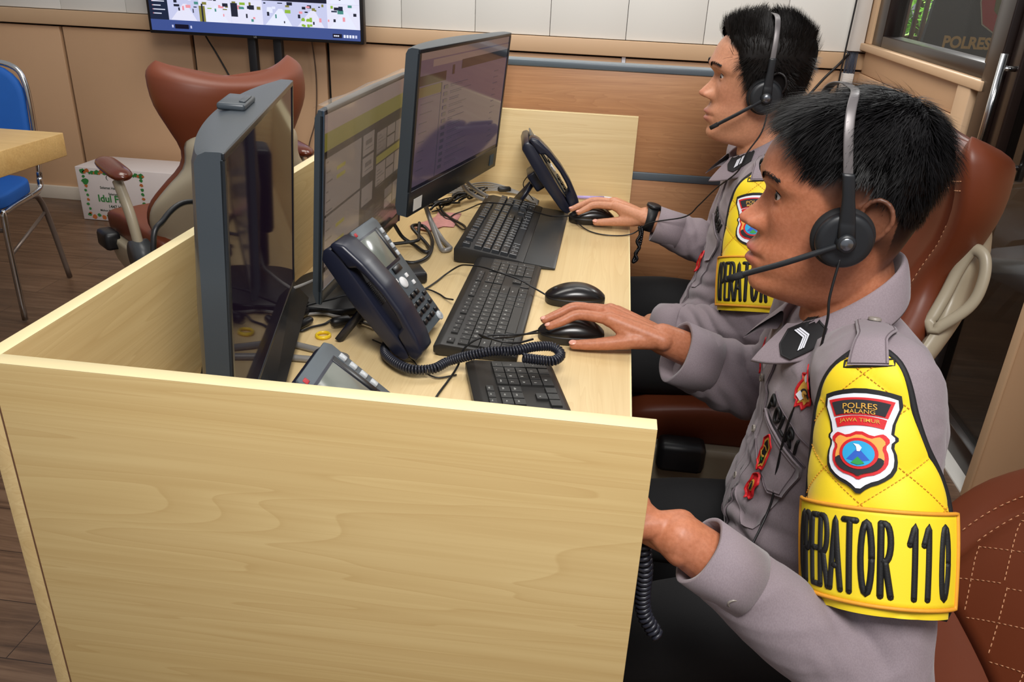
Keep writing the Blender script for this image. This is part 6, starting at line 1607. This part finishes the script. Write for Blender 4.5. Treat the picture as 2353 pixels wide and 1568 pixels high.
badge(lambda p, o: pc(p, .0045+(p[2] if len(p) > 2 else 0)), sc(SHIELD, .95, 0, 0, .95), .006, -.112, .05, [([(.006*math.cos(a), .010*math.sin(a)) for a in np.linspace(0, 6.0, 16)], 1), ([(.0042*math.cos(a), .008*math.sin(a)) for a in np.linspace(0, 6.0, 16)], 5), ([(-.0008, -.007), (.0008, -.007), (.0008, .007), (-.0008, .007)], 1), ([(-.003, .001), (.003, .001), (.003, .0026), (-.003, .0026)], 1)], 'red_gold_badge', pN, locN)
pl_ = Proj(bvN, (.16, .370, .76), (0, -1, 0), (0, 0, 1))
flap(pl_, [(-.016, .15), (.016, .15), (.016, .05), (.016, -.05), (.016, -.16), (-.016, -.16), (-.016, -.05), (-.016, .05)], 'button_placket', pN, locN, .002, .0018)
for zz in (.08, .0, -.08): button(pN, locN, pl_((0, zz), .004), (-1, 0, .1), .0055)
badge(pl_, sc(FLAME, .9), -.070, .08, 0, [(sc(FLAME, .6), 1)], 'right_chest_badge', pN, locN)
epaulette(pN, locN, bvN, (.262, .285, .99), (.222, .128, .965), .040, .044, PN)
cb_ = pr_b[near['label']]
pi_ = Proj(cb_, (.186, .300, .930), (.62, -.36, .62), (-.45, .25, .62))
hexa = [(-.030, -.008), (-.020, -.017), (.018, -.017), (.030, -.004), (.022, .012), (-.018, .014), (-.030, .004)]
v1, f1 = poly_fill(dens(hexa, .003), 5, .0012); v2, f2 = ring_strip(dens(hexa, .003), .0013, .0022)
chev = lambda x0: [(x0-.010, -.010), (x0-.0078, -.010), (x0+.004, .0), (x0-.0078, .010), (x0-.010, .010), (x0+.0012, .0)]
chs = []
for x0 in (.001, .0042, .0074):
    V_ = [(x0-.009, .011), (x0-.0066, .011), (x0+.0034, .0), (x0-.0066, -.011), (x0-.009, -.011), (x0+.001, .0)]
    chs.append(([(x, y, .0046) for x, y in V_], [(0, 1, 2, 5), (5, 2, 3, 4)], 1))
mapped([(v1, f1, 0), (v2, f2, 0)]+chs, pi_, 'rank_insignia', [M_blk, M_whe], pN, locN, .002)
# ---- far officer
pf = Proj(bvF, (.180, 1.118, .846), (.018, -.071, -.026), (0, 0, 1))
stroke_letters([(c, x, 0) for c, x in zip('POLRI', (-.030, -.014, .002, .017, .031))], lambda p, o: pf(p, .0022), .0110, .019, .0022, 'chest_lettering', M_blet, pF, 0, locF)
flf = flap(pf, [(-.050, -.018), (.050, -.016), (.056, -.028), (.052, -.070), (.030, -.090), (-.048, -.076), (-.056, -.030)], 'pocket_flap', pF, locF, .005)
seam(pf, [(-.050, -.014), (.055, -.012)], pF, locF); seam(pf, [(-.046, .016), (.062, .018)], pF, locF)
flap(pf, [(-.046, -.066), (.050, -.066), (.050, -.150), (.030, -.166), (-.030, -.164), (-.046, -.146)], 'chest_pocket', pF, locF, .0015, .0015)
badge(lambda p, o: pf(p, .0045+(p[2] if len(p) > 2 else 0)), sc(SHIELD, 1.1, 0, 0, 1.15), -.004, -.118, .1, [(sc(SHIELD, .6), 1)], 'red_gold_badge', pF, locF)
pl2 = Proj(bvF, (.16, 1.165, .76), (0, -1, 0), (0, 0, 1))
flap(pl2, [(-.016, .18), (.016, .18), (.016, .05), (.016, -.05), (.016, -.14), (-.016, -.14), (-.016, -.05), (-.016, .05)], 'button_placket', pF, locF, .002, .0018)
epaulette(pF, locF, bvF, (.258, 1.08, 1.02), (.215, .925, .975), .038, .042, PF)
pi2 = Proj(pr_b[far['label']], (.196, 1.090, .985), (.62, -.36, .62), (-.45, .25, .62))
mapped([(v1, f1, 0), (v2, f2, 0)]+[([(x-.008, y, z) for x, y, z in c[0]], c[1], 1) for c in chs]+[([(x+.004, y, z) for x, y, z in c[0]], c[1], 1) for c in chs], pi2, 'rank_insignia', [M_blk, M_whe], pF, locF, .002)
# ---- wristwatch and bead strand of the far officer
ax = V((.196, -.005, -.040)).normalized(); T_, N_ = frames([V((0, 0, 0)), ax]); 
wt = thing('wristwatch', "black sports watch on the far officer's right wrist", 'watch', (.046, 1.303, .785))
up_ = V((0, 0, 1)); up_ = (up_-ax*up_.dot(ax)).normalized(); sd_ = ax.cross(up_)
L = []
for k in range(40):
    a = 2*PI*k/40; d = up_*math.cos(a)*.0285+sd_*math.sin(a)*.0325; n = (up_*math.cos(a)/.0285+sd_*math.sin(a)/.0325).normalized(); hw_ = .0105+.003*max(0, math.cos(a))**2
    L.append([d-ax*hw_, d-ax*hw_+n*.0028, d+ax*hw_+n*.0028, d+ax*hw_])
MB().grid(L, closeu=True, closev=True).build('strap', mat('black_rubber_strap', '#17191b', .55, var=.05), wt)
q_ = Matrix((sd_, ax, up_)).transposed().to_4x4()
MB().lathe([(0, .0), (.017, .0), (.0185, .003), (.0175, .008), (.015, .009), (0, .009)], seg=32, M=Matrix.Translation(up_*.0285) @ q_).build('case', M_black, wt)
rb = MB()
for k in range(3, 18): a = 2*PI*k/40-.2+PI; d = up_*math.cos(a)*.0315+sd_*math.sin(a)*.0355; rb.tube([d-ax*.006, d+ax*.006], .0010, seg=6)
rb.build('strap_ridges', mat('grey_strap_ridge', '#3b3f42', .5, var=0), wt)
bs = MB(); pts = crom([(.022, 1.279, .768), (.026, 1.274, .752), (.020, 1.272, .735), (.027, 1.270, .720), (.019, 1.268, .705), (.024, 1.266, .692), (.016, 1.266, .684), (.020, 1.270, .700), (.028, 1.274, .728), (.030, 1.280, .755), (.028, 1.284, .768)], 5)
for i, p in enumerate(pts): bs.ell(p, (.0042, .0042, .0042), nu=10, nv=7)
bs.tube(pts, .0015)
tag(bs.build('bead_strand', mat('black_beads', '#131316', .25, var=.1)), "black bead strand dangling below the far officer's right wrist", 'bracelet')
# ---- cord of the handset held below the desk by the near officer
tag(coil('coiled_cord', [(.012, .085, .79), (.010, .075, .765), (.014, .070, .742), (.015, .069, .715), (.017, .068, .692), (.022, .066, .676), (.031, .064, .663), (.036, .062, .655)], R=.0070, r=.0026, pitch=.0062), "grey coiled cord hanging down past the desk edge by the near officer's left hand", 'cord')
